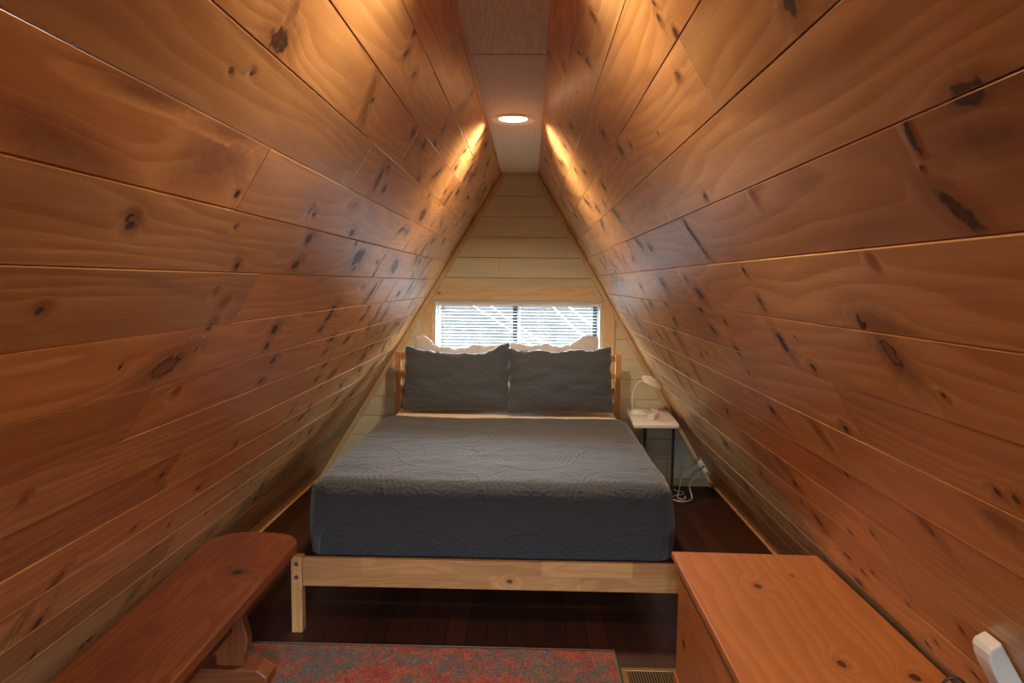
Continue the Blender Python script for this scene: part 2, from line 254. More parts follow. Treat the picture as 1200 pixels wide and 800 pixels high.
def rug_mat():
    m, t = mat('abstract_rug_pile')
    p = t.obj(); x, y, z = t.sep(p)
    warp = t.noise(t.vm('SCALE', p, 5.), 1., 3., .6, 0., True)
    q = t.vm('ADD', p, t.vm('SCALE', t.vm('SUBTRACT', warp, (.5, .5, .5)), .10))
    qx, qy, _ = t.sep(q)
    n1 = t.noise(t.xyz(t.m('MULTIPLY', qx, 20.), t.m('MULTIPLY', qy, 13.), 3.), 1., 8., .80)
    n2 = t.noise(t.xyz(t.m('MULTIPLY', qx, 34.), t.m('MULTIPLY', qy, 20.), 11.), 1., 8., .85)
    n3 = t.noise(t.xyz(t.m('MULTIPLY', qx, 8.), t.m('MULTIPLY', qy, 7.), 21.), 1., 8., .78)
    n4 = t.noise(t.xyz(t.m('MULTIPLY', qx, 3.), t.m('MULTIPLY', qy, 4.), 41.), 1., 8., .75)
    c = t.mix(t.smooth(n1, .44, .56), (.28, .022, .018), (.43, .08, .026))
    c = t.mix(t.smooth(n3, .50, .58), c, (.22, .11, .055))
    c = t.mix(t.m('MULTIPLY', t.smooth(n4, .47, .55), t.smooth(n2, .44, .54)), c, (.062, .105, .11))
    c = t.mix(t.m('MULTIPLY', t.smooth(n2, .58, .66), .8), c, (.42, .41, .34))
    c = t.mix(t.smooth(n1, .60, .68), c, (.025, .028, .032))
    tuft = t.noise(t.vm('SCALE', p, 150.), 1., 3., .7)
    c = t.mix(t.smooth(tuft, .30, .72, 0., .85), c, (.02, .012, .012))
    t.out(c, .95, t.bump(t.m('ADD', tuft, t.m('MULTIPLY', n2, .4)), .9, .005), spec=.1, sheen=.2)
    return m

def emit(name, col, strength):
    m, t = mat(name)
    e = t.n('ShaderNodeEmission'); o = t.n('ShaderNodeOutputMaterial')
    e.inputs[0].default_value = (*col, 1); e.inputs[1].default_value = strength
    t.link(e.outputs[0], o.inputs[0]); return m

def glass():
    m, t = mat('window_glass')
    tr = t.n('ShaderNodeBsdfTransparent'); gl = t.n('ShaderNodeBsdfGlossy'); mx = t.n('ShaderNodeMixShader'); o = t.n('ShaderNodeOutputMaterial')
    tr.inputs[0].default_value = (.95, .97, .98, 1); gl.inputs['Roughness'].default_value = .02
    mx.inputs[0].default_value = .05
    t.link(tr.outputs[0], mx.inputs[1]); t.link(gl.outputs[0], mx.inputs[2]); t.link(mx.outputs[0], o.inputs[0])
    return m

# ------------------------------------------------------------------ geometry helpers
class B:
    """collects shapes in one bmesh"""
    def __init__(s): s.b = bmesh.new()
    def _m(s, vs, loc, rot):
        M = Matrix.Translation(loc) @ (rot if isinstance(rot, Matrix) else Matrix.Identity(4))
        bmesh.ops.transform(s.b, matrix=M, verts=vs)
    def box(s, x0, x1, y0, y1, z0, z1, bev=0., seg=2, rot=None, pivot=None):
        r = bmesh.ops.create_cube(s.b, size=1.)
        vs = r['verts']
        bmesh.ops.scale(s.b, vec=(x1-x0, y1-y0, z1-z0), verts=vs)
        bmesh.ops.translate(s.b, vec=((x0+x1)/2, (y0+y1)/2, (z0+z1)/2), verts=vs)
        if bev > 0:
            es = list({e for v in vs for e in v.link_edges})
            r = bmesh.ops.bevel(s.b, geom=es, offset=bev, segments=seg, affect='EDGES', profile=.5)
            vs = list({v for f in r['faces'] for v in f.verts} | {v for v in vs if v.is_valid})
        if rot is not None:
            pv = Vector(pivot) if pivot else Vector(((x0+x1)/2, (y0+y1)/2, (z0+z1)/2))
            bmesh.ops.transform(s.b, matrix=Matrix.Translation(pv) @ rot @ Matrix.Translation(-pv), verts=vs)
        return vs
    def prism(s, pts, y0, y1, axis='Y', bev=0.):
        """outline pts (2D) extruded along an axis"""
        def P(a, b, c): return {'Y': (a, c, b), 'X': (c, a, b), 'Z': (a, b, c)}[axis]
        lo = [s.b.verts.new(P(a, b, y0)) for a, b in pts]; hi = [s.b.verts.new(P(a, b, y1)) for a, b in pts]
        n = len(pts)
        fs = [s.b.faces.new(lo[::-1]), s.b.faces.new(hi)]
        for i in range(n): fs.append(s.b.faces.new((lo[i], lo[(i+1) % n], hi[(i+1) % n], hi[i])))
        bmesh.ops.recalc_face_normals(s.b, faces=fs)
        if bev > 0:
            es = list(set(fs[0].edges) | set(fs[1].edges))
            bmesh.ops.bevel(s.b, geom=es, offset=bev, segments=2, affect='EDGES', profile=.5)
    def lathe(s, prof, loc=(0, 0, 0), n=40, rot=None):
        rows = []
        for (r, z) in prof:
            rows.append([s.b.verts.new((r*math.cos(2*PI*i/n), r*math.sin(2*PI*i/n), z)) for i in range(n)] if r > 1e-6 else [s.b.verts.new((0, 0, z))])
        fs = []
        for a, b in zip(rows, rows[1:]):
            for i in range(n):
                j = (i+1) % n
                if len(a) == 1 and len(b) == 1: continue
                if len(a) == 1: fs.append(s.b.faces.new((a[0], b[j], b[i])))
                elif len(b) == 1: fs.append(s.b.faces.new((a[i], a[j], b[0])))
                else: fs.append(s.b.faces.new((a[i], a[j], b[j], b[i])))
        bmesh.ops.recalc_face_normals(s.b, faces=fs)
        s._m([v for r in rows for v in r], loc, rot)
    def tube(s, pts, r, n=10, smooth=6):
        """round cord along a Catmull-Rom path"""
        P = [Vector(p) for p in pts]
        if smooth > 1 and len(P) > 2:
            Q = [P[0]*2-P[1]] + P + [P[-1]*2-P[-2]]
            o = []
            for i in range(1, len(Q)-2):
                for k in range(smooth):
                    t = k/smooth; a, b, c, d = Q[i-1], Q[i], Q[i+1], Q[i+2]
                    o.append(.5*((2*b)+(-a+c)*t+(2*a-5*b+4*c-d)*t*t+(-a+3*b-3*c+d)*t**3))
            o.append(P[-1]); P = o
        rows = []; up = Vector((.31, .17, .93)).normalized()
        for i, p in enumerate(P):
            d = (P[min(i+1, len(P)-1)]-P[max(i-1, 0)]).normalized()
            x = d.cross(up)
            if x.length < 1e-4: x = d.cross(Vector((1, 0, 0)))
            x.normalize(); y = d.cross(x)
            up = y.cross(d) if False else up
            rad = r(i/(len(P)-1)) if callable(r) else r
            rows.append([s.b.verts.new(p+x*rad*math.cos(2*PI*k/n)+y*rad*math.sin(2*PI*k/n)) for k in range(n)])
        fs = []
        for a, b in zip(rows, rows[1:]):
            for i in range(n): fs.append(s.b.faces.new((a[i], a[(i+1) % n], b[(i+1) % n], b[i])))
        fs.append(s.b.faces.new(rows[0][::-1])); fs.append(s.b.faces.new(rows[-1]))
        bmesh.ops.recalc_face_normals(s.b, faces=fs)
    def grid(s, nu, nv, f, uvf=None, close_u=False):
        vs = [[s.b.verts.new(f(i/(nu if close_u else nu-1), j/(nv-1))) for i in range(nu)] for j in range(nv)]
        ul = s.b.loops.layers.uv.verify() if uvf else None
        for j in range(nv-1):
            for i in range(nu if close_u else nu-1):
                k = (i+1) % nu
                fc = s.b.faces.new((vs[j][i], vs[j][k], vs[j+1][k], vs[j+1][i]))
        return vs
    def build(s, name, m, parent=None, smooth=False, angle=None, props=None):
        me = bpy.data.meshes.new(name); s.b.to_mesh(me); s.b.free()
        me.materials.append(m)
        if smooth:
            me.shade_smooth()
            if angle: 
                try: me.set_sharp_from_angle(angle=R(angle))
                except Exception: pass
        o = bpy.data.objects.new(name, me); COL.objects.link(o)
        if parent: o.parent = parent
        return o

def thing(name, label, cat, loc=(0, 0, 0), rz=0., group=None):
    o = bpy.data.objects.new(name, None); COL.objects.link(o)
    o.empty_display_size = .1
    o.location = loc; o.rotation_euler = (0, 0, rz); return tag(o, label, cat, group)
def tag(o, label, cat, group=None):
    o['label'] = label; o['category'] = cat
    if group: o['group'] = group
    return o
def struct(o, label=None, cat=None):
    o['kind'] = 'structure'
    if label: o['label'] = label; o['category'] = cat
    return o

# ------------------------------------------------------------------ materials
M = dict(
    wall=pine_wall(), cream=cream_paint(), ply=plywood(), floor=floor_mat(),
    trim=wood('honey_pine_trim', 'Z', (.74, .57, .34), (.56, .38, .19), 1.3, .45),
    trimx=wood('honey_pine_casing', 'X', (.75, .59, .36), (.57, .40, .20), 1.3, .45, knots=((-.655, 1.375, .012, .006), (.56, 1.15, .008, .009)), planes='XZ'),
    base=wood('pine_baseboard', 'Y', (.58, .34, .15), (.40, .20, .08), 1.3, .45),
    bedx=wood('pale_pine_bed', 'X', (.64, .36, .145), (.44, .20, .065), 1.5, .5, knots=((.08, .236, .011, .008),), planes='XZ', joints=True),
    bedy=wood('pale_pine_bed_side', 'Y', (.64, .36, .145), (.44, .20, .065), 1.5, .5),
    bedz=wood('pale_pine_post', 'Z', (.62, .35, .14), (.42, .20, .075), 1.5, .5),
    bench=wood('reddish_brown_bench_wood', 'Y', (.19, .050, .013), (.085, .019, .006), 1.2, .46, spec=.25, knots=((-.998, 2.345, .021, .019),), coat=0., vary=.5),
    benchz=wood('reddish_brown_bench_leg_wood', 'Z', (.22, .062, .019), (.115, .028, .009), 1.2, .36, vary=.5),
    benchx=wood('reddish_brown_bench_foot_wood', 'X', (.22, .062, .019), (.115, .028, .009), 1.2, .36, vary=.5),
    chest=wood('orange_pine_chest_top', 'Y', (.47, .165, .042), (.34, .10, .026), 1.0, .48, spec=.3, rings=5., knots=((.735, 2.205, .011, .017), (.80, 1.745, .010, .018), (.955, 1.69, .013, .016), (.875, 2.29, .005, .008)), coat=0.),
    chestz=wood('orange_pine_chest_side', 'Y', (.42, .15, .04), (.29, .083, .021), 1.0, .4, knots=((2.34, .23, .018, .012),), planes='YZ'),
    rug=rug_mat(),
    quilt=quilt_mat('charcoal_quilted_cover', (.054, .059, .074)),
    sham=quilt_mat('charcoal_pillow_sham', (.070, .081, .105), False),
    sheet=cloth('blush_sheet', (.84, .68, .54)),
    pillow=cloth('pale_pillowcase', (.69, .68, .70), 22., .9),
    mattress=cloth('white_mattress', (.7, .66, .6)),
    white=plain('white_plastic', (.78, .75, .70), .4, amt=.06),
    whitetop=plain('white_table_top', (.78, .74, .68), .35, amt=.05),
    black=plain('black_metal', (.018, .018, .018), .4, amt=.2),
    blackp=plain('black_plastic', (.012, .011, .011), .45, amt=.2),
    steel=plain('steel_bolt', (.55, .53, .50), .3, metal=1., amt=.2),
    brass=plain('bronze_vent_metal', (.30, .17, .065), .42, metal=.6, amt=.3),
    dark=plain('duct_shade_black', (.006, .005, .004), .9, amt=.3),
    frame=plain('white_vinyl_frame', (.80, .80, .78), .35, amt=.05),
    darkframe=plain('dark_window_sash', (.022, .025, .032), .4, amt=.1),
    slat=plain('white_blind_slat', (.86, .86, .85), .4, amt=.05),
    glass=glass(), trimring=plain('white_light_trim', (.90, .87, .82), .45, amt=.05),
    lens=emit('lit_lamp_lens', (1., .86, .66), 9.),
    leather=plain('dark_gap', (.01, .006, .004), .9, amt=.3),
    bark=plain('dark_wet_bark', (.004, .004, .004), .9, amt=.5, nscale=20.),
)

# ------------------------------------------------------------------ the room
ZC = 2.224; XL, KL = -.212, .60; XR, KR = .042, .585
YB, Y0 = 5.06, -1.5
rnd = random.Random(11)

def board_wall(name, side, knots, joints, off):
    k = KL if side == 'L' else KR
    cl = math.sqrt(1+k*k); smax = ZC*cl; P = .1425 if side == 'L' else .1415
    sg = -1. if side == 'L' else 1.
    org = np.array((XL if side == 'L' else XR, 0., ZC))
    es = np.array((sg*k, 0., -1.))/cl; en = np.array((-sg, 0., -k))/cl
    rg = random.Random(3 if side == 'L' else 8)
    rows = [(max(0.003, off+P*i), min(smax, off+P*(i+1)), i) for i in range(-1, 20) if off+P*(i+1) > .02 and off+P*i < smax-.01]
    KN = np.array(knots)
    co, fa, ug, uk, at, sm = [], [], [], [], [], []
    nv = 0
    def quads(vgrid, G, K, A):
        """vgrid (n,m,3) points, G (n,m,2) grain, K loop-ready or None"""
        nonlocal nv
        n, m_ = vgrid.shape[:2]
        idx = (np.arange(n*m_).reshape(n, m_))+nv
        q = np.stack([idx[:-1, :-1], idx[1:, :-1], idx[1:, 1:], idx[:-1, 1:]], -1).reshape(-1, 4)
        co.append(vgrid.reshape(-1, 3)); fa.append(q); nv += n*m_
        gg = np.stack([G[:-1, :-1], G[1:, :-1], G[1:, 1:], G[:-1, 1:]], 2).reshape(-1, 4, 2)
        ug.append(gg)
        if K is None: kk = np.full_like(gg, 9.)
        else: kk = K
        uk.append(kk); at.append(A if A.ndim == 2 else np.tile(A, (len(q), 1)))
    for (s0, s1, ri) in rows:
        js = sorted([j for (jr, j) in joints if jr == ri])
        y = Y0; cuts = [Y0]
        given = js[:]
        lo = given[0] if given else None
        # fill with joints at natural board lengths where the photograph shows none
        pts = sorted(given)
        if not pts: pts = [rg.uniform(.1, .6) if rg.random() < .0 else rg.uniform(2.4, 3.6)]
        while pts[0] > 2.6: pts.insert(0, rg.uniform(-.4, .3) if pts[0] < 3. else pts[0]-rg.uniform(1.0, 1.6))
        while YB-pts[-1] > 2.2: pts.append(min(YB-.5, pts[-1]+rg.uniform(1.2, 2.1)))
        cuts = [Y0]+pts+[YB]
        for y0, y1 in zip(cuts, cuts[1:]):
            tone, seed = rg.random(), rg.random()
            lift = rg.uniform(0., .0012); top = rg.choice((.0012, .0022, .003, .0018)); gap = .0006
            a, b = s0+gap, s1-gap
            ys = np.linspace(y0+.001, y1-.001, max(3, int((y1-y0)/.017)))
            ss = np.linspace(a+top, b-.0008, 10)
            Yg, Sg = np.meshgrid(ys, ss, indexing='ij')
            tilt = rg.uniform(-.003, .003)
            def P3(Yv, Sv, d): return org+Sv[..., None]*es+Yv[..., None]*np.array((0, 1., 0))+(np.asarray(d)+0*Sv)[..., None]*en
            so = rg.uniform(0, 50)
            G = np.stack([Yg+so, Sg-s0+seed*7.], -1)
            # nearest knot per quad
            cy, cs = (Yg[:-1, :-1]+Yg[1:, 1:])/2, (Sg[:-1, :-1]+Sg[1:, 1:])/2
            sel = KN[(KN[:, 0] > y0-.1) & (KN[:, 0] < y1+.1) & (KN[:, 1] > s0-.004) & (KN[:, 1] < s1+.004)]
            nq = cy.size
            Kc = np.full((nq, 4, 2), 9.); St = np.ones(nq)
            Yc = np.stack([Yg[:-1, :-1], Yg[1:, :-1], Yg[1:, 1:], Yg[:-1, 1:]], 2).reshape(-1, 4)
            Sc = np.stack([Sg[:-1, :-1], Sg[1:, :-1], Sg[1:, 1:], Sg[:-1, 1:]], 2).reshape(-1, 4)
            if len(sel):
                best = np.full(nq, 1e9)
                for kn in sel:
                    c_, s_ = math.cos(kn[4]), math.sin(kn[4])
                    f = lambda yy, ss_: (((yy-kn[0])*c_+(ss_-kn[1])*s_)/kn[2], (-(yy-kn[0])*s_+(ss_-kn[1])*c_)/kn[3])
                    da, db = f(cy.ravel(), cs.ravel()); dd = da*da+db*db
                    w = dd < best
                    qa, qb = f(Yc, Sc)
                    Kc[w, :, 0] = qa[w]; Kc[w, :, 1] = qb[w]; St[w] = kn[5]; best[w] = dd[w]
            A = np.stack([np.full(nq, tone), np.full(nq, seed), St], -1)
            dface = lift+tilt*(Sg-(s0+s1)/2)
            quads(P3(Yg, Sg, dface), G, Kc, A)
            # edges: chamfered top, square bottom, ends
            A1 = np.array((tone, seed, 1.))
            yy = ys
            def strip(sA, dA, sB, dB):
                Yv = np.stack([yy, yy], 1); Sv = np.stack([np.full_like(yy, sA), np.full_like(yy, sB)], 1)
                D = np.stack([np.zeros_like(yy)+dA, np.zeros_like(yy)+dB], 1)
                quads(P3(Yv, Sv, D), np.stack([Yv+so, Sv-s0+seed*7.], -1), None, A1)
            dt = lift+tilt*(a+top-(s0+s1)/2); db_ = lift+tilt*(b-.0008-(s0+s1)/2)
            strip(a, dt-top*.9, a+top, dt); strip(a, -.012, a, dt-top*.9)
            strip(b-.0008, db_, b, db_-.0008); strip(b, db_-.0008, b, -.012)
            for ye, flip in ((y0+.001, 0), (y1-.001, 1)):
                sv = np.linspace(a, b, 4); Yv = np.full((2, 4), ye); Sv = np.stack([sv, sv]); D = np.stack([np.full(4, -.012), lift+tilt*(sv-(s0+s1)/2)-.0003])
                if flip: D = D[::-1]
                quads(P3(Yv, Sv, D), np.stack([Yv+so, Sv-s0+seed*7.], -1), None, A1)
    # solid backing behind the boards
    ext = []
    for d in (-.012, -.06):
        for (yy_, s_) in ((Y0-.1, -.08), (YB+.1, -.08), (YB+.1, smax+.08), (Y0-.1, smax+.08)):
            ext.append(org+s_*es+yy_*np.array((0, 1., 0))+d*en)
    bq = np.array([(0, 1, 2, 3), (7, 6, 5, 4), (0, 4, 5, 1), (1, 5, 6, 2), (2, 6, 7, 3), (3, 7, 4, 0)])+nv
    V = np.concatenate(co+[np.array(ext)]); Fq = np.concatenate(fa+[bq])
    nb = len(bq)
    me = bpy.data.meshes.new(name)
    me.vertices.add(len(V)); me.vertices.foreach_set('co', V.ravel())
    me.loops.add(Fq.size); me.loops.foreach_set('vertex_index', Fq.ravel().astype(np.int32))
    me.polygons.add(len(Fq)); me.polygons.foreach_set('loop_start', np.arange(0, Fq.size, 4, dtype=np.int32))
    me.polygons.foreach_set('loop_total', np.full(len(Fq), 4, dtype=np.int32))
    mi = np.zeros(len(Fq), dtype=np.int32); mi[-nb:] = 1
    me.materials.append(M['wall']); me.materials.append(M['leather'])
    me.update(calc_edges=True)
    me.polygons.foreach_set('material_index', mi)
    l1 = me.uv_layers.new(name='grain'); l2 = me.uv_layers.new(name='knot')
    z = np.zeros((nb, 4, 2))
    l1.data.foreach_set('uv', np.concatenate(ug+[z]).astype(np.float32).ravel())
    l2.data.foreach_set('uv', np.concatenate(uk+[z+9.]).astype(np.float32).ravel())
    at_ = me.attributes.new('board', 'FLOAT_VECTOR', 'FACE')
    at_.data.foreach_set('vector', np.concatenate(at+[np.ones((nb, 3))]).astype(np.float32).ravel())
    me.validate(); me.update()
    o = bpy.data.objects.new(name, me); COL.objects.link(o)
    return struct(o)

def extra(seed, n, known):
    known = [(k[0], k[1], k[2]*min(3.2, 1+.9*max(0, k[0]-1.7)) if abs(k[4]) < .6 else k[2], k[3]*(1.+.15*max(0, k[0]-1.7)) if abs(k[4]) < .6 else max(k[3], .008*k[0]), k[4], k[5]) for k in known if k[2] < .105]
    known = [(k[0], k[1], k[2]*(.62 if k[0] < 1.9 and abs(k[4]) < .6 and k[2] < .03 else 1.), k[3]*(.66 if k[0] < 1.9 and abs(k[4]) < .6 and k[2] < .03 else 1.), k[4], k[5]) for k in known]
    """small knots for the stretches of wall outside the photograph"""
    g = random.Random(seed); o = list(known)
    for _ in range(n):
        o.append((g.uniform(Y0, .75), g.uniform(0., 2.58), g.uniform(.006, .016), g.uniform(.006, .014), g.uniform(-.5, .5), 1.))
    for _ in range(n):
        y_, s_ = g.uniform(.9, 5.), g.uniform(1.55, 2.58)
        o.append((y_, s_, g.uniform(.006, .014), g.uniform(.006, .012), g.uniform(-.5, .5), 1.))
    for _ in range(int(n*.8)):
        y_, s_ = g.uniform(2.9, 5.), g.uniform(.05, 1.6)
        o.append((y_, s_, g.choice((.012, .02, .03, .05)), g.uniform(.007, .020), g.uniform(-.6, .6), g.choice((1., 1., .5))))
    for _ in range(int(n*.5)):   # spike knots running across a board
        y_, s_ = g.uniform(3.0, 5.), g.uniform(.05, 1.5)
        o.append((y_, s_, g.uniform(.05, .07), g.uniform(.016, .032), g.choice((-1, 1))*g.uniform(1.1, 1.9), g.choice((.5, 1.))))
    return o

JL = [(1, 2.17), (0, 3.215), (2, 2.38), (3, 3.37), (2, 3.81), (4, 1.412), (4, 3.43), (9, 2.25), (8, 3.05), (5, 4.2), (6, 3.2), (7, 3.9), (10, 1.9), (11, 2.9), (12, 1.5), (13, 2.3)]
JR = [(3, 1.25), (1, 2.095), (2, 2.535), (6, 2.294), (8, 1.414), (9, 1.96), (4, 3.1), (5, 2.95), (7, 3.3), (10, 2.6), (11, 1.7), (12, 3.1), (0, 2.4), (3, 3.9)]
board_wall('wall_left', 'L', extra(1, 60, KNOTS_L), JL, .0215)
board_wall('wall_right', 'R', extra(2, 60, KNOTS_R), JR, -.0195)

# ceiling: two plywood sheets with a thin strip at their joint
b = B()
b.box(-.27, .10, Y0-.1, 2.466, ZC, ZC+.04); b.box(-.27, .10, 2.474, YB+.1, ZC, ZC+.04)
b.box(-.27, .10, Y0-.1, YB+.1, ZC+.03, ZC+.09)
struct(b.build('ceiling', M['ply']))
b = B(); b.box(-.200, .030, 2.460, 2.480, ZC-.003, ZC+.012, .0015); struct(b.build('trim_2', M['cream']))
# floor
b = B(); b.box(-1.75, 1.55, Y0-.1, YB+.1, -.08, 0.); struct(b.build('floor', M['floor']))

def xl(z): return XL-KL*(ZC-z)
def xr(z): return XR+KR*(ZC-z)

# baseboards: pine strips at the foot of both slopes
for nm, f, sg in (('baseboard_left', xl, 1), ('baseboard_right', xr, -1)):
    b = B(); g = .004*sg
    b.prism([(f(0.)+g, .0), (f(0.)+g+.020*sg, 0.), (f(.042)+g+.020*sg, .042), (f(.045)+g, .045)], Y0+.01, YB-.03, 'Y', .0015)
    struct(b.build(nm, M['base']))

# back wall: cream shiplap round the window opening
WX0, WX1, WZ0, WZ1 = -.690, .508, .800, 1.326
b = B(); rb = random.Random(4)
zs = [2.205-.1435*i for i in range(0, 17)]
zt = [ZC+.02]+zs
for zu, zl in zip(zt, zt[1:]):
    zl = max(zl, -.02)
    if zu <= zl: continue
    for seg in range(1):
        spans = [(-1.62, 1.42)]
        if zl < WZ1 and zu > WZ0: spans = [(-1.62, WX0-.002), (WX1+.002, 1.42)]
        for (a0, a1) in spans:
            cut = [a0]
            c_ = rb.uniform(-.5, .4)
            if a1-a0 > 2 and a0 < c_ < a1: cut.append(c_)
            cut.append(a1)
            g1 = rb.uniform(.0022, .0038)
            for q0, q1 in zip(cut, cut[1:]):
                d = rb.uniform(0, .0012)
                if zl < WZ1 < zu and a1-a0 < 2: pass
                b.box(q0+.0002, q1-.0002, YB-d, YB+.018, zl+g1*.5, zu-g1*.5, .0012, 1)
# strips of the rows cut by the opening
for zu, zl in zip(zt, zt[1:]):
    if zl < WZ1 < zu: b.box(WX0, WX1, YB, YB+.018, WZ1, zu-.0005)
    if zl < WZ0 < zu: b.box(WX0, WX1, YB, YB+.018, max(zl, 0)+.0005, WZ0)
wb = b.build('wall_back', M['cream']); struct(wb)
b = B()   # dark studwork behind the boards, open at the window
b.box(-1.75, WX0-.001, YB+.0185, YB+.12, -.08, ZC+.09); b.box(WX1+.001, 1.55, YB+.0185, YB+.12, -.08, ZC+.09)
b.box(WX0-.001, WX1+.001, YB+.0185, YB+.12, WZ1+.001, ZC+.09); b.box(WX0-.001, WX1+.001, YB+.0185, YB+.12, -.08, WZ0-.001)
struct(b.build('wall_back_framing', M['leather']))
# front wall behind the camera
FX0, FX1, FZ0, FZ1 = -.50, .33, .95, 1.50
b = B()
for i in range(17):
    za, zb = max(-.08, ZC+.08-.1435*(i+1)), ZC+.08-.1435*i
    for (p0, p1, q0, q1) in ((-1.75, FX0, za, zb), (FX1, 1.55, za, zb), (FX0, FX1, max(za, FZ1), zb), (FX0, FX1, za, min(zb, FZ0))):
        if q1-q0 > .004: b.box(p0+.0002, p1-.0002, Y0-.08, Y0, q0+.0006, q1-.0006, .001, 1)
struct(b.build('wall_front', M['cream']))
wf = bpy.data.objects.new('window_2', None); COL.objects.link(wf); struct(wf)
b = B()
for bx in ((FX0, FX0+.04), (FX1-.04, FX1), (-.105, -.065)): b.box(*bx, Y0-.07, Y0+.01, FZ0, FZ1, .003)
for bz in ((FZ0, FZ0+.04), (FZ1-.04, FZ1)): b.box(FX0+.0405, FX1-.0405, Y0-.07, Y0+.01, *bz, .003)
b.build('window_frame', M['frame'], wf)
b = B(); b.box(FX0+.03, FX1-.03, Y0-.045, Y0-.041, FZ0+.03, FZ1-.03); b.build('glass', M['glass'], wf)

# pine strips where the back wall meets both slopes and the ceiling
for nm, f, sg in (('trim_3', xl, 1), ('trim_4', xr, -1)):
    b = B(); w = .034
    b.prism([(f(0.)+.006*sg, 0.), (f(0.)+(.006+w)*sg, 0.), (f(ZC)+(.006+w)*sg, ZC-.003), (f(ZC)+.006*sg, ZC-.003)], YB-.022, YB-.0015, 'Y', .002)
    struct(b.build(nm, M['trim']))
# small floor trim along the back wall
b = B(); b.box(xl(.05)+.05, xr(.05)-.05, YB-.016, YB-.0015, .001, .05, .002); struct(b.build('baseboard_back', M['trimx']))

# window: casing boards, jamb, frame, sashes, glass
win = bpy.data.objects.new('window_1', None); COL.objects.link(win); struct(win)
def wp(nm, m_, *boxes, bev=.0015):
    b = B()
    for bx in boxes: b.box(*bx, bev)
    return b.build(nm, m_, win)
c0, c1 = YB-.020, YB-.0015
b = B(); b.prism([(xl(1.328)+.046, 1.328), (xr(1.328)-.046, 1.328), (xr(1.428)-.046, 1.428), (xl(1.428)+.046, 1.428)], c0, c1, 'Y', .0015); b.build('head_casing', M['trimx'], win)
b = B(); b.prism([(-.775, .70), (WX0-.004, .70), (WX0-.004, 1.3265), (xl(1.3265)+.046, 1.3265), (-.775, max(.72, 1.3265-(xl(1.3265)+.046+.775)/KL) if xl(1.3265)+.046 > -.775 else 1.3265)], c0, c1, 'Y', .0015) if xl(1.3265)+.046 > -.775 else b.prism([(-.775, .70), (WX0-.004, .70), (WX0-.004, 1.3265), (-.775, 1.3265)], c0, c1, 'Y', .0015)
b.build('side_casing', M['trim'], win)
b = B(); b.prism([(WX1+.004, .70), (.60, .70), (.60, 1.26), (xr(1.3265)-.046, 1.3265), (WX1+.004, 1.3265)] if xr(1.3265)-.046 < .60 else [(WX1+.004, .70), (.60, .70), (.60, 1.3265), (WX1+.004, 1.3265)], c0, c1, 'Y', .0015)
b.build('side_casing', M['trim'], win)
wp('sill', M['trimx'], (-.775, .60, YB-.03, YB+.0, .765, .798))
J = YB+.115
wp('jamb', M['frame'], (WX0, WX0+.012, YB-.004, J, WZ0, WZ1), (WX1-.012, WX1, YB-.004, J, WZ0, WZ1), (WX0+.012, WX1-.012, YB-.004, J, WZ1-.012, WZ1), (WX0+.012, WX1-.012, YB-.004, J, WZ0, WZ0+.012))
f0, f1 = YB+.075, YB+.110
x0, x1, z0, z1 = WX0+.0125, WX1-.0125, WZ0+.0125, WZ1-.0125
wp('window_frame', M['frame'], (x0, x0+.018, f0, f1, z0, z1), (x1-.012, x1, f0, f1, z0, z1), (x0+.018, x1-.012, f0, f1, z1-.016, z1), (x0+.018, x1-.012, f0, f1, z0, z0+.016))
wp('sash', M['darkframe'], (-.128, -.094, f0+.003, f1-.003, z0+.017, z1-.017), (x1-.046, x1-.013, f0+.003, f1-.003, z0+.017, z1-.017))
wp('sash', M['frame'], (-.093, -.074, f0+.005, f1-.005, z0+.017, z1-.017))
wp('glass', M['glass'], (x0+.0185, -.1285, f0+.018, f0+.022, z0+.0165, z1-.0165), (-.0735, x1-.0465, f0+.018, f0+.022, z0+.0165, z1-.0165), bev=0)

# ------------------------------------------------------------------ recessed ceiling lamps
def downlight(x, y, label, power):
    t = thing('recessed_light', label, 'ceiling light', (x, y, ZC), 0, 'recessed ceiling lights')
    b = B()
    b.lathe([(.1015, -.0005), (.1015, -.006), (.098, -.0105), (.094, -.0115), (.068, -.0024), (.068, -.0005)], n=56)
    b.build('trim_ring', M['trimring'], t, True, 50)
    b = B(); b.lathe([(0., -.0022), (.066, -.0022), (.066, -.0008), (0., -.0008)], n=48); b.build('lens', M['lens'], t)
    l = bpy.data.lights.new('lamp_glow', 'AREA'); l.shape = 'DISK'; l.size = .128; l.energy = power
    l.color = LAMP_COL; l.spread = R(LAMP_SPREAD)
    o = bpy.data.objects.new('lamp_glow', l); COL.objects.link(o); o.location = (0, 0, -.0027); o.parent = t
    o.visible_camera = True
    return t
LAMP_COL = (1., .77, .50); LAMP_SPREAD = 150
downlight(-.092, 3.408, 'round recessed ceiling light with white trim ring, lit, in the plywood ceiling', 31.)
downlight(-.092, 1.38, 'round recessed ceiling light nearer the front of the room, above the camera', 14.)
downlight(-.092, -.65, 'round recessed ceiling light at the front end of the room', 1.)

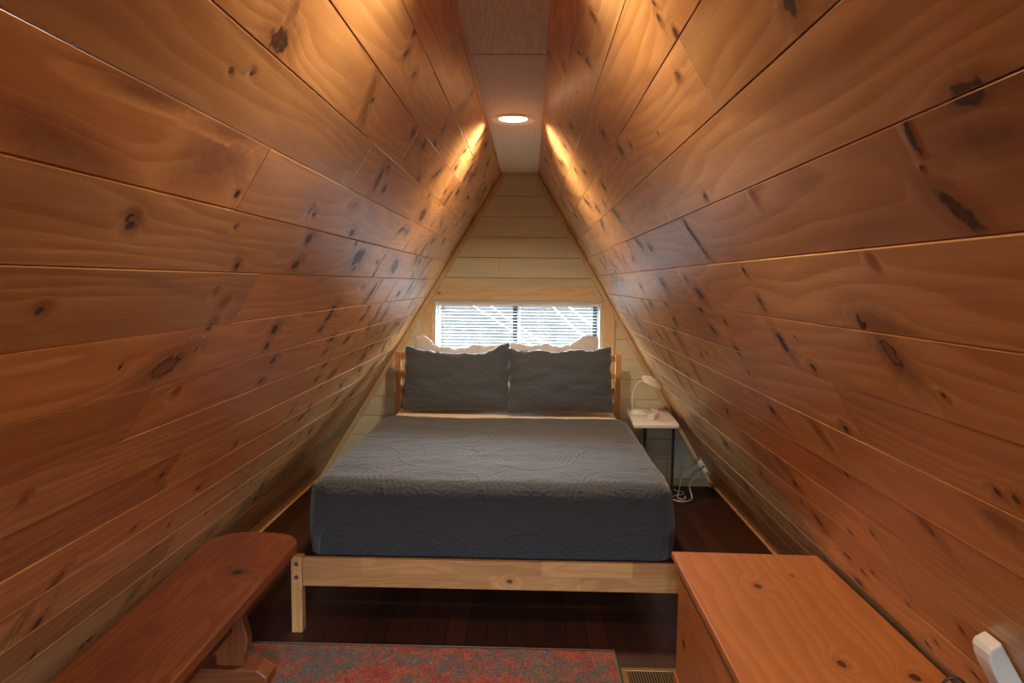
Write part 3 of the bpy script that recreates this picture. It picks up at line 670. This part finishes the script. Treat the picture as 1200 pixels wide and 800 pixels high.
# ------------------------------------------------------------------ bed
RZ = 0.
bed = thing('double_bed', 'pale pine double bed frame with slatted headboard, against the back wall', 'bed', (-.152, 2.804, 0), RZ)
HW = .822; HH = .781
def bp(nm, m_, x0, x1, y0, y1, z0, z1, bev=.003, par=bed):
    b = B(); b.box(x0, x1, y0, y1, z0, z1, bev); return b.build(nm, m_, par)
for sx in (-1, 1):
    a = (-HW, -HW+.046) if sx < 0 else (HW-.046, HW)
    p = bp('post', M['bedz'], *a, 0., .046, 0., .322)
    for zz in (.292, .236):
        b = B(); b.lathe([(0, -.0035), (.0045, -.0035), (.0085, -.002), (.009, .0), (0, .0)], n=20, rot=Matrix.Rotation(R(-90), 4, 'X')); 
        bo = b.build('bolt', M['steel'], p, True, 40); bo.location = ((a[0]+a[1])/2, -.0002, zz); bo.rotation_euler = (R(0), 0, R(180))
    p = bp('post', M['bedz'], (-HH if sx < 0 else HH-.038), (-HH+.038 if sx < 0 else HH), 2.055, 2.101, 0., .966)
bp('foot_rail', M['bedx'], -HW+.0465, HW-.0465, .006, .030, .198, .318)
for sx in (-1, 1):
    bp('side_rail', M['bedy'], *((-HH+.043, -HH+.067) if sx < 0 else (HH-.067, HH-.043)), .0465, 2.0545, .2005, .288)
HI = HH-.0385
for (zt_, zb_) in ((.962, .918), (.838, .796), (.732, .690), (.626, .584)):
    bp('headboard_slat', M['bedx'], -HI+.003, HI-.003, 2.068, 2.088, zb_, zt_)
bp('head_rail', M['bedx'], -HI, HI, 2.066, 2.090, .198, .318)
for i in range(14):
    bp('bed_slat', M['bedx'], -HH+.0675, HH-.0675, .10+i*.145, .17+i*.145, .262, .280, .002)

def rrect(w, l0, l1, r, n):
    """n points round a rectangle x +-w, y l0..l1 with corner radius r; returns (x, y, nx, ny)"""
    cx = [(w-r, l0+r, -90), (w-r, l1-r, 0), (-w+r, l1-r, 90), (-w+r, l0+r, 180)]
    L1 = 2*(w-r); L2 = (l1-l0)-2*r; arc = PI*r/2; tot = 2*L1+2*L2+4*arc
    o = []
    for i in range(n):
        s_ = tot*i/n
        for (px, py, dx, dy, L) in ((-w+r, l0, 1, 0, L1), None, (w, l0+r, 0, 1, L2), None, (w-r, l1, -1, 0, L1), None, (-w, l1-r, 0, -1, L2), None)[0:0] or []: pass
        segs = [('l', (-w+r, l0), (1, 0), L1), ('a', cx[0]), ('l', (w, l0+r), (0, 1), L2), ('a', cx[1]), ('l', (w-r, l1), (-1, 0), L1), ('a', cx[2]), ('l', (-w, l1-r), (0, -1), L2), ('a', cx[3])]
        for sg in segs:
            Ls = sg[3] if sg[0] == 'l' else arc
            if s_ <= Ls+1e-9:
                if sg[0] == 'l':
                    d = sg[2]; o.append((sg[1][0]+d[0]*s_, sg[1][1]+d[1]*s_, d[1], -d[0]))
                else:
                    th = R(sg[1][2])+s_/r; o.append((sg[1][0]+r*math.cos(th), sg[1][1]+r*math.sin(th), math.cos(th), math.sin(th)))
                break
            s_ -= Ls
    return o

def slab(name, m_, w, l0, l1, zb, zt, rc, re, par=None, nper=320, bulge=0., wrinkle=0., dome=0., hem=0., seed=0., close=True, cut=None):
    """soft slab: rounded plan, rounded top edge, sides down to zb; uv is the unfolded cloth"""
    b = B(); ring = rrect(w, l0, l1, rc, nper)
    uvs = {}
    cxm, cym = 0., (l0+l1)/2
    rows = []
    prof = []
    for k in range(1, 29): prof.append(('t', (k/28.)**.8))
    ns = 18
    for k in range(1, ns+1): prof.append(('s', k/ns))
    H = zt-zb
    def topz(x, y): return zt+dome*(1-(x/w)**2)*(1-((y-cym)/((l1-l0)/2))**4)
    ri = re
    for kind, v in prof:
        row = []
        for (x, y, nx, ny) in ring:
            ix, iy = x-nx*ri, y-ny*ri
            if kind == 't':
                px, py = cxm+(ix-cxm)*v, cym+(iy-cym)*v; pz = topz(px, py); U = (px, py)
            else:
                arc = PI/2*re; tot = arc+(H-re); d = v*tot
                if d < arc:
                    th = d/re; off = ri*math.sin(th); pz = topz(ix, iy)-re*(1-math.cos(th))
                else:
                    off = ri; pz = topz(ix, iy)*0+zt-re-(d-arc)
                    q = (d-arc)/max(1e-6, H-re)
                    off += bulge*math.sin(PI*min(1, q*1.1))
                    pz += hem*mnoise.noise((ix*5, iy*5, 7+seed))*q
                px, py = ix+nx*off, iy+ny*off; U = (ix+nx*d, iy+ny*d)
            if wrinkle:
                n_ = mnoise.fractal((U[0]*4+seed, U[1]*9, seed), 1., 2., 4)*wrinkle
                n2 = mnoise.noise((U[0]*2.2, U[1]*2.6+seed, 3.))*wrinkle*1.2
                if kind == 't': pz += n_+n2
                else: px += nx*(n_+n2); py += ny*(n_+n2); 
            vt = b.b.verts.new((px, py, pz)); uvs[vt] = U; row.append(vt)
        rows.append(row)
    c = b.b.verts.new((cxm, cym, topz(cxm, cym))); uvs[c] = (cxm, cym)
    n = nper
    for i in range(n): b.b.faces.new((c, rows[0][i], rows[0][(i+1) % n]))
    for ra, rb_ in zip(rows, rows[1:]):
        for i in range(n): b.b.faces.new((ra[i], rb_[i], rb_[(i+1) % n], ra[(i+1) % n]))
    if close: b.b.faces.new(rows[-1][::-1])
    ul = b.b.loops.layers.uv.new('UVMap')
    for f in b.b.faces:
        for lp in f.loops: lp[ul].uv = uvs[lp.vert]
    bmesh.ops.recalc_face_normals(b.b, faces=b.b.faces[:])
    if cut:
        y_, sg = cut
        bmesh.ops.bisect_plane(b.b, geom=b.b.verts[:]+b.b.edges[:]+b.b.faces[:], plane_co=(0, y_, 0), plane_no=(0, sg, 0), clear_outer=True)
        es = [e for e in b.b.edges if e.is_boundary and all(abs(v.co.y-y_) < 1e-4 for v in e.verts)]
        ex = bmesh.ops.extrude_edge_only(b.b, edges=es)
        for v in [g_ for g_ in ex['geom'] if isinstance(g_, bmesh.types.BMVert)]:
            v.co += Vector((0 if abs(v.co.x) < w-.1 else -.006*(1 if v.co.x > 0 else -1), .004*sg, -.007 if v.co.z > zt-.05 else 0))
    o = b.build(name, m_, par, True)
    return o

BL = (-.157, 2.804, 0)
def onbed(o): o.location = BL; o.rotation_euler = (0, 0, RZ); return o
mt = onbed(slab('mattress', M['mattress'], .695, .105, 2.03, .281, .576, .10, .05, nper=200))
tag(mt, 'thick white mattress on the pine bed frame, under the bedding', 'mattress')
sh = onbed(slab('bed_sheet', M['sheet'], .738, .70, 2.046, .36, .600, .10, .06, nper=260, wrinkle=.0028, seed=5., close=False, cut=(1.40, -1)))
tag(sh, 'blush sheet folded over the top of the charcoal quilt, below the pillows', 'sheet')
q = onbed(slab('quilt', M['quilt'], .778, .070, 2.05, .300, .619, .11, .075, nper=620, bulge=.012, wrinkle=.006, hem=.008, seed=2., close=False, cut=(1.528, 1)))
tag(q, 'charcoal grey quilted bedspread with round medallion stitching on the bed', 'quilt')

# ------------------------------------------------------------------ pillows
def pillow(name, m_, w, h, th, loc, tilt, rz, seed, flange=.02, label='', group=None, sag=0., roll=0., peak=()):
    b = B(); nu, nv = 70, 50; uvs = {}
    def side(sgn):
        def f(a, c):
            x, y = a*2-1, c*2-1
            # pillowcase outline pulls in along the edges, corners stay out
            pin = .014
            X = x*w/2*(1-pin*(1-y*y)*abs(x)**3); Y = y*h/2*(1-pin*1.4*(1-x*x)*abs(y)**3)
            ed = min(1., (1-abs(x))*w/2/flange, (1-abs(y))*h/2/flange)
            e = max(0., 1-abs(x)**2.6)*max(0., 1-abs(y)**2.4)
            t_ = th*.5*e**.55
            n_ = mnoise.fractal((x*2.4+seed, y*3.+sgn, seed*1.7), 1., 2., 4)
            edge = (1-e)
            t_ += .010*n_*(e**.4)
            X += .010*mnoise.noise((y*4+seed, x*2, 4.))*abs(x)
            Y += (.016*mnoise.noise((x*4.5+seed, 2., sgn*.2))+.009*mnoise.noise((x*13+seed, 7., .3))+sag*(1-x*x))*max(0, y)**2
            for (px, ph, pw) in peak: Y += ph*math.exp(-((x-px)/pw)**2)*max(0, y)**2
            return Vector((X, -sgn*(t_+.002*(1 if e > 0 else 1)), Y))
        vs = b.grid(nu, nv, f)
        for j in range(nv):
            for i in range(nu): uvs[vs[j][i]] = ((i/(nu-1)-.5)*w+seed, (j/(nv-1)-.5)*h+seed*.3)
        return vs
    A, C_ = side(1), side(-1)
    per = [(0, i) for i in range(nu)]+[(j, nu-1) for j in range(1, nv)]+[(nv-1, i) for i in range(nu-2, -1, -1)]+[(j, 0) for j in range(nv-2, 0, -1)]
    for (p0, p1) in zip(per, per[1:]+per[:1]): b.b.faces.new((A[p0[0]][p0[1]], C_[p0[0]][p0[1]], C_[p1[0]][p1[1]], A[p1[0]][p1[1]]))
    ul = b.b.loops.layers.uv.new('UVMap')
    for fc in b.b.faces:
        for lp in fc.loops: lp[ul].uv = uvs[lp.vert]
    bmesh.ops.recalc_face_normals(b.b, faces=b.b.faces[:])
    o = b.build(name, m_, None, True)
    o.location = loc; o.rotation_euler = (R(-tilt), R(roll), R(rz))
    return tag(o, label, 'pillow', group)
pillow('pillow', M['pillow'], .63, .44, .09, (-.472, 4.785, .826), 10, 0, 3., label='pale pillow behind the left grey pillow, its corner showing beside the window', group='pale pillows at the headboard', sag=-.035, peak=((-.85, .055, .22), (.3, .02, .2)))
pillow('pillow', M['pillow'], .60, .44, .09, (.165, 4.785, .828), 10, 0, 8., label='pale pillow behind the right grey pillow, rising to a peak below the window', group='pale pillows at the headboard', sag=-.02, peak=((.75, .065, .35), (-.2, .02, .15)))
pillow('pillow', M['sham'], .690, .415, .17, (-.476, 4.595, .822), 20, 1, 1., label='charcoal grey pillow standing on the bed, left one of the front pair', group='charcoal pillows on the bed', sag=-.03, roll=0, peak=((.95, .045, .22), (-.9, .012, .3)))
pillow('pillow', M['sham'], .668, .420, .17, (.196, 4.552, .826), 20, -1, 6., label='charcoal grey pillow standing on the bed, right one of the front pair beside the nightstand', group='charcoal pillows on the bed', roll=-1, sag=-.008, peak=((.95, .012, .2),))

# ------------------------------------------------------------------ window blind
bl = thing('window_blind', 'white horizontal slat blind lowered over the wide window above the bed', 'blind', (0, 0, 0))
bx0, bx1 = WX0+.016, WX1-.016
b = B(); b.box(bx0, bx1, YB+.016, YB+.044, 1.287, 1.313, .003); b.build('head_rail', M['slat'], bl)
b = B(); zz = 1.272; nsl = 0
while zz > .835:
    for i in range(1):
        th = R(-4); c_, s_ = math.cos(th), math.sin(th)
        pts = []
        for k in range(7):
            v = (k/6-.5)*.0255; cz = .0022*(1-(2*k/6-1)**2)
            pts.append((YB+.030+v*c_-cz*s_, zz+v*s_+cz*c_))
        low = [(p[0], p[1]-.0007) for p in pts[::-1]]
        b.prism(pts+low, bx0+.002, bx1-.002, 'X')
    zz -= .0222; nsl += 1
b.build('slats', M['slat'], bl)
b = B(); b.box(bx0+.001, bx1-.001, YB+.018, YB+.042, .815, .829, .003); b.build('bottom_rail', M['slat'], bl)
for xx in (-.60, -.09, .42):
    b = B(); b.tube([(xx, YB+.0155, 1.287), (xx, YB+.0155, .829)], .0007, 6, 1); b.build('ladder_cord', M['slat'], bl)
b = B(); b.tube([(-.626, YB+.011, 1.285), (-.628, YB+.008, .96)], .0032, 8, 1); b.build('tilt_wand', M['steel'], bl, True)

# ------------------------------------------------------------------ nightstand with lamp
ns = thing('nightstand', 'small white topped side table with thin black legs, right of the bed', 'side table', (0, 0, 0))
TZ = .565
b = B()
def rpoly(P, r, n=6):
    o = []; N_ = len(P)
    for i in range(N_):
        p = Vector(P[i]); a = (Vector(P[i-1])-p).normalized(); c_ = (Vector(P[(i+1) % N_])-p).normalized()
        for k in range(n+1):
            t = k/n; o.append(tuple((p+a*r)*(1-t)**2+p*2*t*(1-t)+(p+c_*r)*t*t))
    return o
top = [(.665, 4.445), (.957, 4.455), (.982, 5.02), (.692, 5.02)]
b.prism(rpoly(top, .022), TZ-.022, TZ, 'Z', .004); b.build('table_top', M['whitetop'], ns)
for lx in (.742, .925):
    b = B(); b.tube([(lx, 4.50, TZ-.0222), (lx, 4.50, .0165)], .0085, 12, 1)
    lg = b.build('leg', M['black'], ns, True, 40)
    b = B(); b.box(lx-.010, lx+.010, 4.485, 4.97, .004, .016, .003); b.build('runner', M['black'], lg)
    for fy in (4.495, 4.955):
        b = B(); b.lathe([(0, 0), (.010, 0), (.010, .0038), (0, .0038)], (lx, fy, 0), 16); b.build('foot_pad', M['whitetop'], lg, True, 40)
b = B(); b.tube([(.7505, 4.96, .010), (.9165, 4.96, .010)], .0065, 12, 1); b.build('crossbar', M['black'], ns, True, 40)
b = B(); b.box(.72, .95, 4.49, 4.515, TZ-.030, TZ-.0222, .002); b.build('top_bracket', M['black'], ns)

lp = thing('desk_lamp', 'white gooseneck lamp with a petal shaped shade on the side table', 'lamp', (.733, 4.78, TZ+.0005))
b = B()
b.grid(1, 1, lambda a, c: (0, 0, 0)) if False else None
def base_pt(a, v):
    th = 2*PI*a; prof = [(0., .034), (.35, .0335), (.7, .030), (.92, .020), (1., .010), (.98, 0.), (0., 0.)]
    i = v*(len(prof)-1); k = min(int(i), len(prof)-2); f = i-k
    r_, z_ = prof[k][0]*(1-f)+prof[k+1][0]*f, prof[k][1]*(1-f)+prof[k+1][1]*f
    sl = .5+.5*math.cos(th)
    return Vector((.018+.066*r_*math.cos(th), .04*r_*math.sin(th), z_*(1.25-.7*sl*r_)))
b.grid(36, 22, base_pt, close_u=True); b.build('base', M['white'], lp, True, 50)
neck = [(-.030, .0, .035), (-.034, 0, .09), (-.030, 0, .15), (-.012, 0, .20), (.018, 0, .232), (.05, 0, .240)]
b = B(); b.tube(neck, .0048, 12, 6); b.build('neck', M['white'], lp, True, 60)
b = B()
def shade_pt(a, v):
    # drooping petal, closed shell
    th = 2*PI*a; s_ = v
    L = .135; x = L*s_; hw = .056*(math.sin(PI*min(1., s_*.80+.12)))**.7
    if v >= 1: hw = .014
    zc = .262-.066*s_**2.2+.010*math.sin(PI*s_)
    y = hw*math.cos(th); up = .007*math.sin(th)
    arch = -.046*(math.cos(th))**2*(hw/.048)
    return Vector((.028+x, y, zc+up+arch-(.0)))
vs = b.grid(28, 26, shade_pt, close_u=True)
b.b.faces.new([vs[0][i] for i in range(28)][::-1]); b.b.faces.new([vs[-1][i] for i in range(28)])
bmesh.ops.recalc_face_normals(b.b, faces=b.b.faces[:])
b.build('lamp_shade', M['white'], lp, True, 60)

cl = thing('charger_box', 'small white box lying beside the lamp on the side table', 'box', (.822, 4.66, TZ+.0003), R(-28))
b = B(); b.box(-.022, .022, -.05, .05, 0, .034, .004); b.build('case', M['white'], cl)
b = B(); b.lathe([(0, .0015), (.004, .0012), (.005, 0), (0, 0)], n=16, rot=Matrix.Rotation(R(90), 4, 'X')); o = b.build('button', M['steel'], cl, True, 40); o.location = (0.004, -.0502, .022)

b = B(); b.tube([(.852, 4.82, TZ+.012), (.845, 4.85, TZ+.02), (.85, 4.86, TZ+.03), (.88, 4.82, TZ+.022), (.87, 4.75, TZ+.006), (.835, 4.718, TZ+.007)], .0028, 8, 8)
tag(b.build('charging_cable', M['white'], None, True), 'thin white cord looped on the side table behind the lamp', 'cable')

# ------------------------------------------------------------------ outlet, plugs and cords low on the right slope
def wr(y, s_, d=0.):
    cl_ = math.sqrt(1+KR*KR)
    return Vector((XR+KR*s_/cl_-d/cl_, y, ZC-s_/cl_-d*KR/cl_))
FR = Matrix(((0, KR/math.sqrt(1+KR*KR), -1/math.sqrt(1+KR*KR)), (1, 0, 0), (0, -1/math.sqrt(1+KR*KR), -KR/math.sqrt(1+KR*KR)))).to_4x4()  # columns: along Y, down the slope, into the room
def onwall(o, y, s_, d=.004): o.matrix_world = Matrix.Translation(wr(y, s_, d)) @ FR; return o
ou = thing('wall_outlet', 'white outlet plate low on the right sloping wall past the side table', 'outlet'); onwall(ou, 4.80, 2.32, .0055)
b = B(); b.box(-.036, .036, -.058, .058, 0, .006, .003); b.build('cover_plate', M['white'], ou)
for dy, lab, nm in ((-.028, 'white charger block in the upper socket of the wall outlet', 'charger_plug'), (.026, 'white plug in the lower socket of the wall outlet', 'cord_plug')):
    pl = thing(nm, lab, 'plug'); onwall(pl, 4.80, 2.32+dy, .0118)
    b = B(); w_ = .021 if dy < 0 else .016
    b.box(-w_, w_, -.019, .019, 0, .040 if dy < 0 else .028, .005); b.build('body', M['white'], pl)
    b = B(); b.lathe([(0, 0), (.006, 0), (.0045, .016), (0, .016)], (0, 0, .0402 if dy < 0 else .0282), 14); b.build('strain_relief', M['white'], pl, True, 40)
p1 = wr(4.80, 2.292, .07); p2 = wr(4.80, 2.346, .058)
b = B(); b.tube([p2, p2+Vector((-.03, 0, -.03)), (1.10, 4.77, .09), (1.11, 4.74, .03), (1.10, 4.70, .009), (1.05, 4.66, .0085), (1.00, 4.67, .0085), (.975, 4.72, .0085), (1.0, 4.78, .0085), (1.07, 4.83, .0085), (1.08, 4.88, .0085), (1.03, 4.93, .0085), (.97, 4.955, .03), (.90, 5.03, .16), (.86, 5.034, .34), (.852, 5.035, .48), (.852, 5.034, .557), (.848, 5.032, TZ+.008), (.835, 4.99, TZ+.0062), (.825, 4.93, TZ+.0055), (.835, 4.86, TZ+.0055), (.833, 4.80, TZ+.0055)], .0045, 8, 8)
tag(b.build('lamp_cable', M['white'], None, True), 'white lamp cord running from the outlet across the dark floor up to the side table', 'cord')
b = B(); b.tube([p1, p1+Vector((-.03, -.01, -.03)), (1.06, 4.80, .16), (1.035, 4.78, .06), (1.02, 4.75, .026), (1.01, 4.71, .0185), (1.03, 4.675, .0185), (1.06, 4.70, .0185), (1.065, 4.75, .0185)], .003, 8, 8)
tag(b.build('charger_cable', M['white'], None, True), 'thin white charger cord hanging from the upper plug and coiled on the floor', 'cord')

# ------------------------------------------------------------------ bench on the left
be = thing('bench', 'long reddish brown wooden bench with rounded end, along the left sloping wall', 'bench', (0, 0, 0))
b = B()
bp_ = [(-1.172, 1.30), (-.885, 1.30), (-.885, 2.60)]
for k in range(9):
    th = PI/2*k/8; bp_.append((-.885-.125*(1-math.cos(th)), 2.60+.135*math.sin(th)))
bp_ += [(-1.06, 2.742)]
for k in range(9):
    th = PI/2*k/8; bp_.append((-1.12-.125*math.sin(th), 2.74-.16*(1-math.cos(th))))
bp_ += [(-1.232, 2.50)]
b.prism(bp_, .415, .45, 'Z', .006); b.build('bench_top', M['bench'], be)
for yy in (2.43, 1.46):
    cxl = -1.062
    half = [(0.076, .4148), (.080, .38), (.074, .345), (.056, .31), (.047, .27), (.050, .235), (.062, .195), (.067, .165), (.060, .135), (.050, .105), (.050, .0742)]
    b = B(); b.prism([(cxl+a, z) for a, z in half]+[(cxl-a, z) for a, z in half[::-1]], yy-.021, yy+.021, 'Y', .004)
    b.build('leg', M['benchz'], be)
    b = B(); b.prism([(cxl-.145, .0115), (cxl-.145, .050), (cxl-.115, .074), (cxl+.105, .074), (cxl+.142, .046), (cxl+.142, .0115)], yy-.045, yy+.045, 'Y', .005)
    b.build('foot', M['benchx'], be)
b = B(); b.box(cxl-.012, cxl+.012, 1.4815, 2.4085, .20, .255, .003); b.build('stretcher', M['bench'], be)

# ------------------------------------------------------------------ pine chest on the right
ch = thing('chest', 'orange stained pine chest with a flat knotty top, by the right sloping wall', 'chest', (0, 0, 0))
CX0, CX1, CY0, CY1 = .517, 1.030, 1.40, 2.487
b = B(); b.prism(rpoly([(CX0, CY0), (CX1+.008, CY0), (CX1, CY1-.012), (CX0, CY1)], .004, 3), .478, .50, 'Z', .003); b.build('chest_top', M['chest'], ch)
def cp(nm, *bx): b = B(); b.box(*bx, .002); return b.build(nm, M['chestz'], ch)
cp('side_panel', CX0+.020, CX0+.038, CY0+.035, CY1-.035, .03, .4778)
cp('side_panel', CX1-.035, CX1-.017, CY0+.035, CY1-.035, .03, .4778)
cp('end_panel', CX0+.0385, CX1-.0355, CY0+.037, CY0+.055, .03, .4778)
cp('end_panel', CX0+.0385, CX1-.0355, CY1-.055, CY1-.037, .03, .4778)
cp('bottom_panel', CX0+.0385, CX1-.0355, CY0+.0555, CY1-.0555, .04, .055)
for (a0, a1) in ((CX0+.012, CX0+.0195),):
    cp('plinth', a0, a1, CY0+.03, CY1-.03, .0, .07)
for (x_, y_) in ((CX0+.020, CY0+.037), (CX0+.020, CY1-.077), (CX1-.057, CY0+.037), (CX1-.057, CY1-.077)):
    cp('foot', x_, x_+.04, y_, y_+.04, 0., .0298)

# white bar against the right slope, black plug and cord beside it
ps = thing('power_strip', 'white plastic bar with a rounded end on the right slope above the chest', 'power strip'); onwall(ps, 1.285, 1.80, .0045)
b = B()
prof = [(-.165, .0), (-.165, .022), (-.158, .030), (-.14, .036), (-.118, .0385), (.165, .0385), (.165, .0)]
b.prism([(a, c_) for a, c_ in prof], -.026, .026, 'X', .004); b.build('housing', M['white'], ps)
for k in range(3):
    b = B(); b.box(-.013, .013, -.05+k*.06, -.02+k*.06, .0386, .0392); b.build('socket', M['blackp'], ps)
bpg = thing('power_adapter', 'black plug adapter standing on the chest beside the white bar', 'adapter', (.955, 1.495, .5005), R(20))
b = B(); b.box(-.028, .028, -.035, .035, 0, .045, .006); b.build('body', M['blackp'], bpg)
b = B(); b.lathe([(0, 0), (.007, 0), (.005, .02), (0, .02)], (0.008, 0, .0452), 14); b.build('strain_relief', M['blackp'], bpg, True, 40)
b = B(); b.tube([(.008, 0, .0655), (.008, 0, .085), (-.01, .015, .105), (-.03, .03, .09), (-.037, .03, .05), (-.036, .005, .012), (-.045, -.035, .0035), (-.08, -.07, .0035)], .003, 8, 8)
b.build('cord', M['blackp'], bpg, True)

# ------------------------------------------------------------------ rug and floor vent
b = B()
rb2 = random.Random(2)
RX0, RX1, RY0, RY1 = -1.235, .345, .45, 2.706
def rugp(a, c):
    x, y = RX0+(RX1-RX0)*a, RY0+(RY1-RY0)*c
    e = min(a, 1-a)*(RX1-RX0); e2 = min(c, 1-c)*(RY1-RY0); ee = min(e, e2)
    z = .0115*min(1., ee/.008)**.5+.0006*mnoise.noise((x*60, y*60, 0))*(1 if ee > .02 else 0)
    return Vector((x+.003*mnoise.noise((y*6, 1, 2)), y+.004*mnoise.noise((x*5, 4, 2)), max(.0008, z-.001)))
vs = b.grid(160, 200, rugp)
b.build('area_rug', M['rug'], None, True)
tag(bpy.data.objects['area_rug'], 'low pile rug with distressed red, orange and slate pattern under the bench foot', 'rug')
b = B()
RX = RX1+.004
b.tube([(RX0, RY1+.001, .006), (RX1, RY1+.001, .006), (RX1+.001, RY1, .006), (RX1+.001, RY0, .006)], .0042, 8, 1)
bo = b.build('binding', plain('grey_rug_binding', (.16, .14, .13), .9, bump=.5), bpy.data.objects['area_rug'], True)

vt = thing('floor_vent', 'bronze metal floor vent grille in the dark floor beside the rug and chest', 'floor vent', (.447, 2.535, 0), 0)
b = B()
for bx in ((-.09, .16, .03, .052), (-.09, .16, -.088, -.066), (-.09, -.068, -.066, .03), (.138, .16, -.066, .03)): b.box(*bx, .0003, .006, .002)
b.build('vent_frame', M['brass'], vt)
b = B()
for i in range(21): b.box(-.064+i*.0098, -.0605+i*.0098, -.0655, .0295, .001, .005, .0006, 1)
b.build('louvers', M['brass'], vt)
b = B(); b.box(-.0675, .1375, -.0655, .0295, .0002, .0009); b.build('duct_shade_plate', M['dark'], vt)  # near-black plate under the louvers: shade of the duct put into its colour

# ------------------------------------------------------------------ outside: bright hazy sky, a bare tree
SKY = 230.
w = bpy.data.worlds.new('bright_overcast'); S.world = w; w.use_nodes = True
t = NT(w)
co_ = t.n('ShaderNodeTexCoord').outputs['Generated']
n1 = t.noise(co_, 26., 6., .75); n2 = t.noise(co_, 9., 4., .6)
c = t.mix(t.smooth(n1, .44, .60), (.52, .60, .63), (.97, 1.03, 1.08))
c = t.mix(t.smooth(n2, .40, .62), c, (.85, .93, 1.0))
bg = t.n('ShaderNodeBackground'); wo = t.n('ShaderNodeOutputWorld')
gx_, gy_, gz_ = t.sep(t.n('ShaderNodeTexCoord').outputs['Generated'])
c = t.mix(t.smooth(gz_, .02, .22), c, (.80, .92, 1.0))
t.link(c, bg.inputs[0]); t.link(t.smooth(gz_, .06, .36, .8, SKY), bg.inputs[1])
t.link(bg.outputs[0], wo.inputs[0])

pt = bpy.data.lights.new('window_daylight_portal', 'AREA'); pt.shape = 'RECTANGLE'; pt.size = WX1-WX0; pt.size_y = WZ1-WZ0
pt.cycles.is_portal = True
po = bpy.data.objects.new('window_daylight_portal', pt); COL.objects.link(po)
po.location = ((WX0+WX1)/2, YB+.125, (WZ0+WZ1)/2); po.rotation_euler = (R(-90), 0, 0)

pt = bpy.data.lights.new('window_daylight_portal', 'AREA'); pt.shape = 'RECTANGLE'; pt.size = FX1-FX0; pt.size_y = FZ1-FZ0
pt.cycles.is_portal = True
po = bpy.data.objects.new('window_daylight_portal', pt); COL.objects.link(po)
po.location = ((FX0+FX1)/2, Y0-.085, (FZ0+FZ1)/2); po.rotation_euler = (R(90), 0, 0)

tr = thing('bare_tree', 'bare grey tree outside beyond the right window pane', 'tree', (1.1, 9.5, -3.0))
b = B(); b.tube([(0, 0, 0), (.05, 0, 2.), (.0, .1, 4.), (.1, .1, 6.)], lambda q: .16*(1-.7*q), 12, 6); b.build('trunk', M['bark'], tr, True)
g = random.Random(6)
for i in range(12):
    b = B(); z_ = 2.6+i*.22; d_ = -1 if i % 3 else 1
    b.tube([(.02, .05, z_), (d_*.5, .1+g.uniform(-.2, .2), z_+.35), (d_*1.3, g.uniform(-.3, .3), z_+.9+g.uniform(-.2, .3)), (d_*2.2, g.uniform(-.5, .5), z_+1.5)], lambda q: .03*(1-.8*q), 8, 5)
    b.build('branch', M['bark'], tr, True)

# ------------------------------------------------------------------ camera and view
cam = bpy.data.cameras.new('camera'); cam.sensor_width = 36; cam.lens = 830/1200*36; cam.clip_start = .02
co = bpy.data.objects.new('camera', cam); COL.objects.link(co); S.camera = co
yaw, pitch, roll = R(1.4656), R(4.7671), .010
right = Vector((math.cos(yaw), math.sin(yaw), 0)); fwd = Vector((-math.sin(yaw)*math.cos(pitch), math.cos(yaw)*math.cos(pitch), -math.sin(pitch)))
up = right.cross(fwd)
r2 = right*math.cos(roll)+up*math.sin(roll); u2 = up*math.cos(roll)-right*math.sin(roll)
mw = Matrix((r2, u2, -fwd)).transposed().to_4x4(); mw.translation = (0, 0, 1.456)
co.matrix_world = mw
vs_ = S.view_settings
vs_.view_transform = 'Standard'; vs_.look = 'None'; vs_.gamma = 1.; vs_.use_curve_mapping = False
vs_.exposure = EXPOSURE
c_ = S.cycles
c_.use_denoising = True
try: c_.denoiser = 'OPENIMAGEDENOISE'
except Exception: pass
c_.max_bounces = 12; c_.diffuse_bounces = 8; c_.glossy_bounces = 4; c_.transparent_max_bounces = 12
c_.sample_clamp_indirect = 6.
c_.caustics_reflective = False; c_.caustics_refractive = False
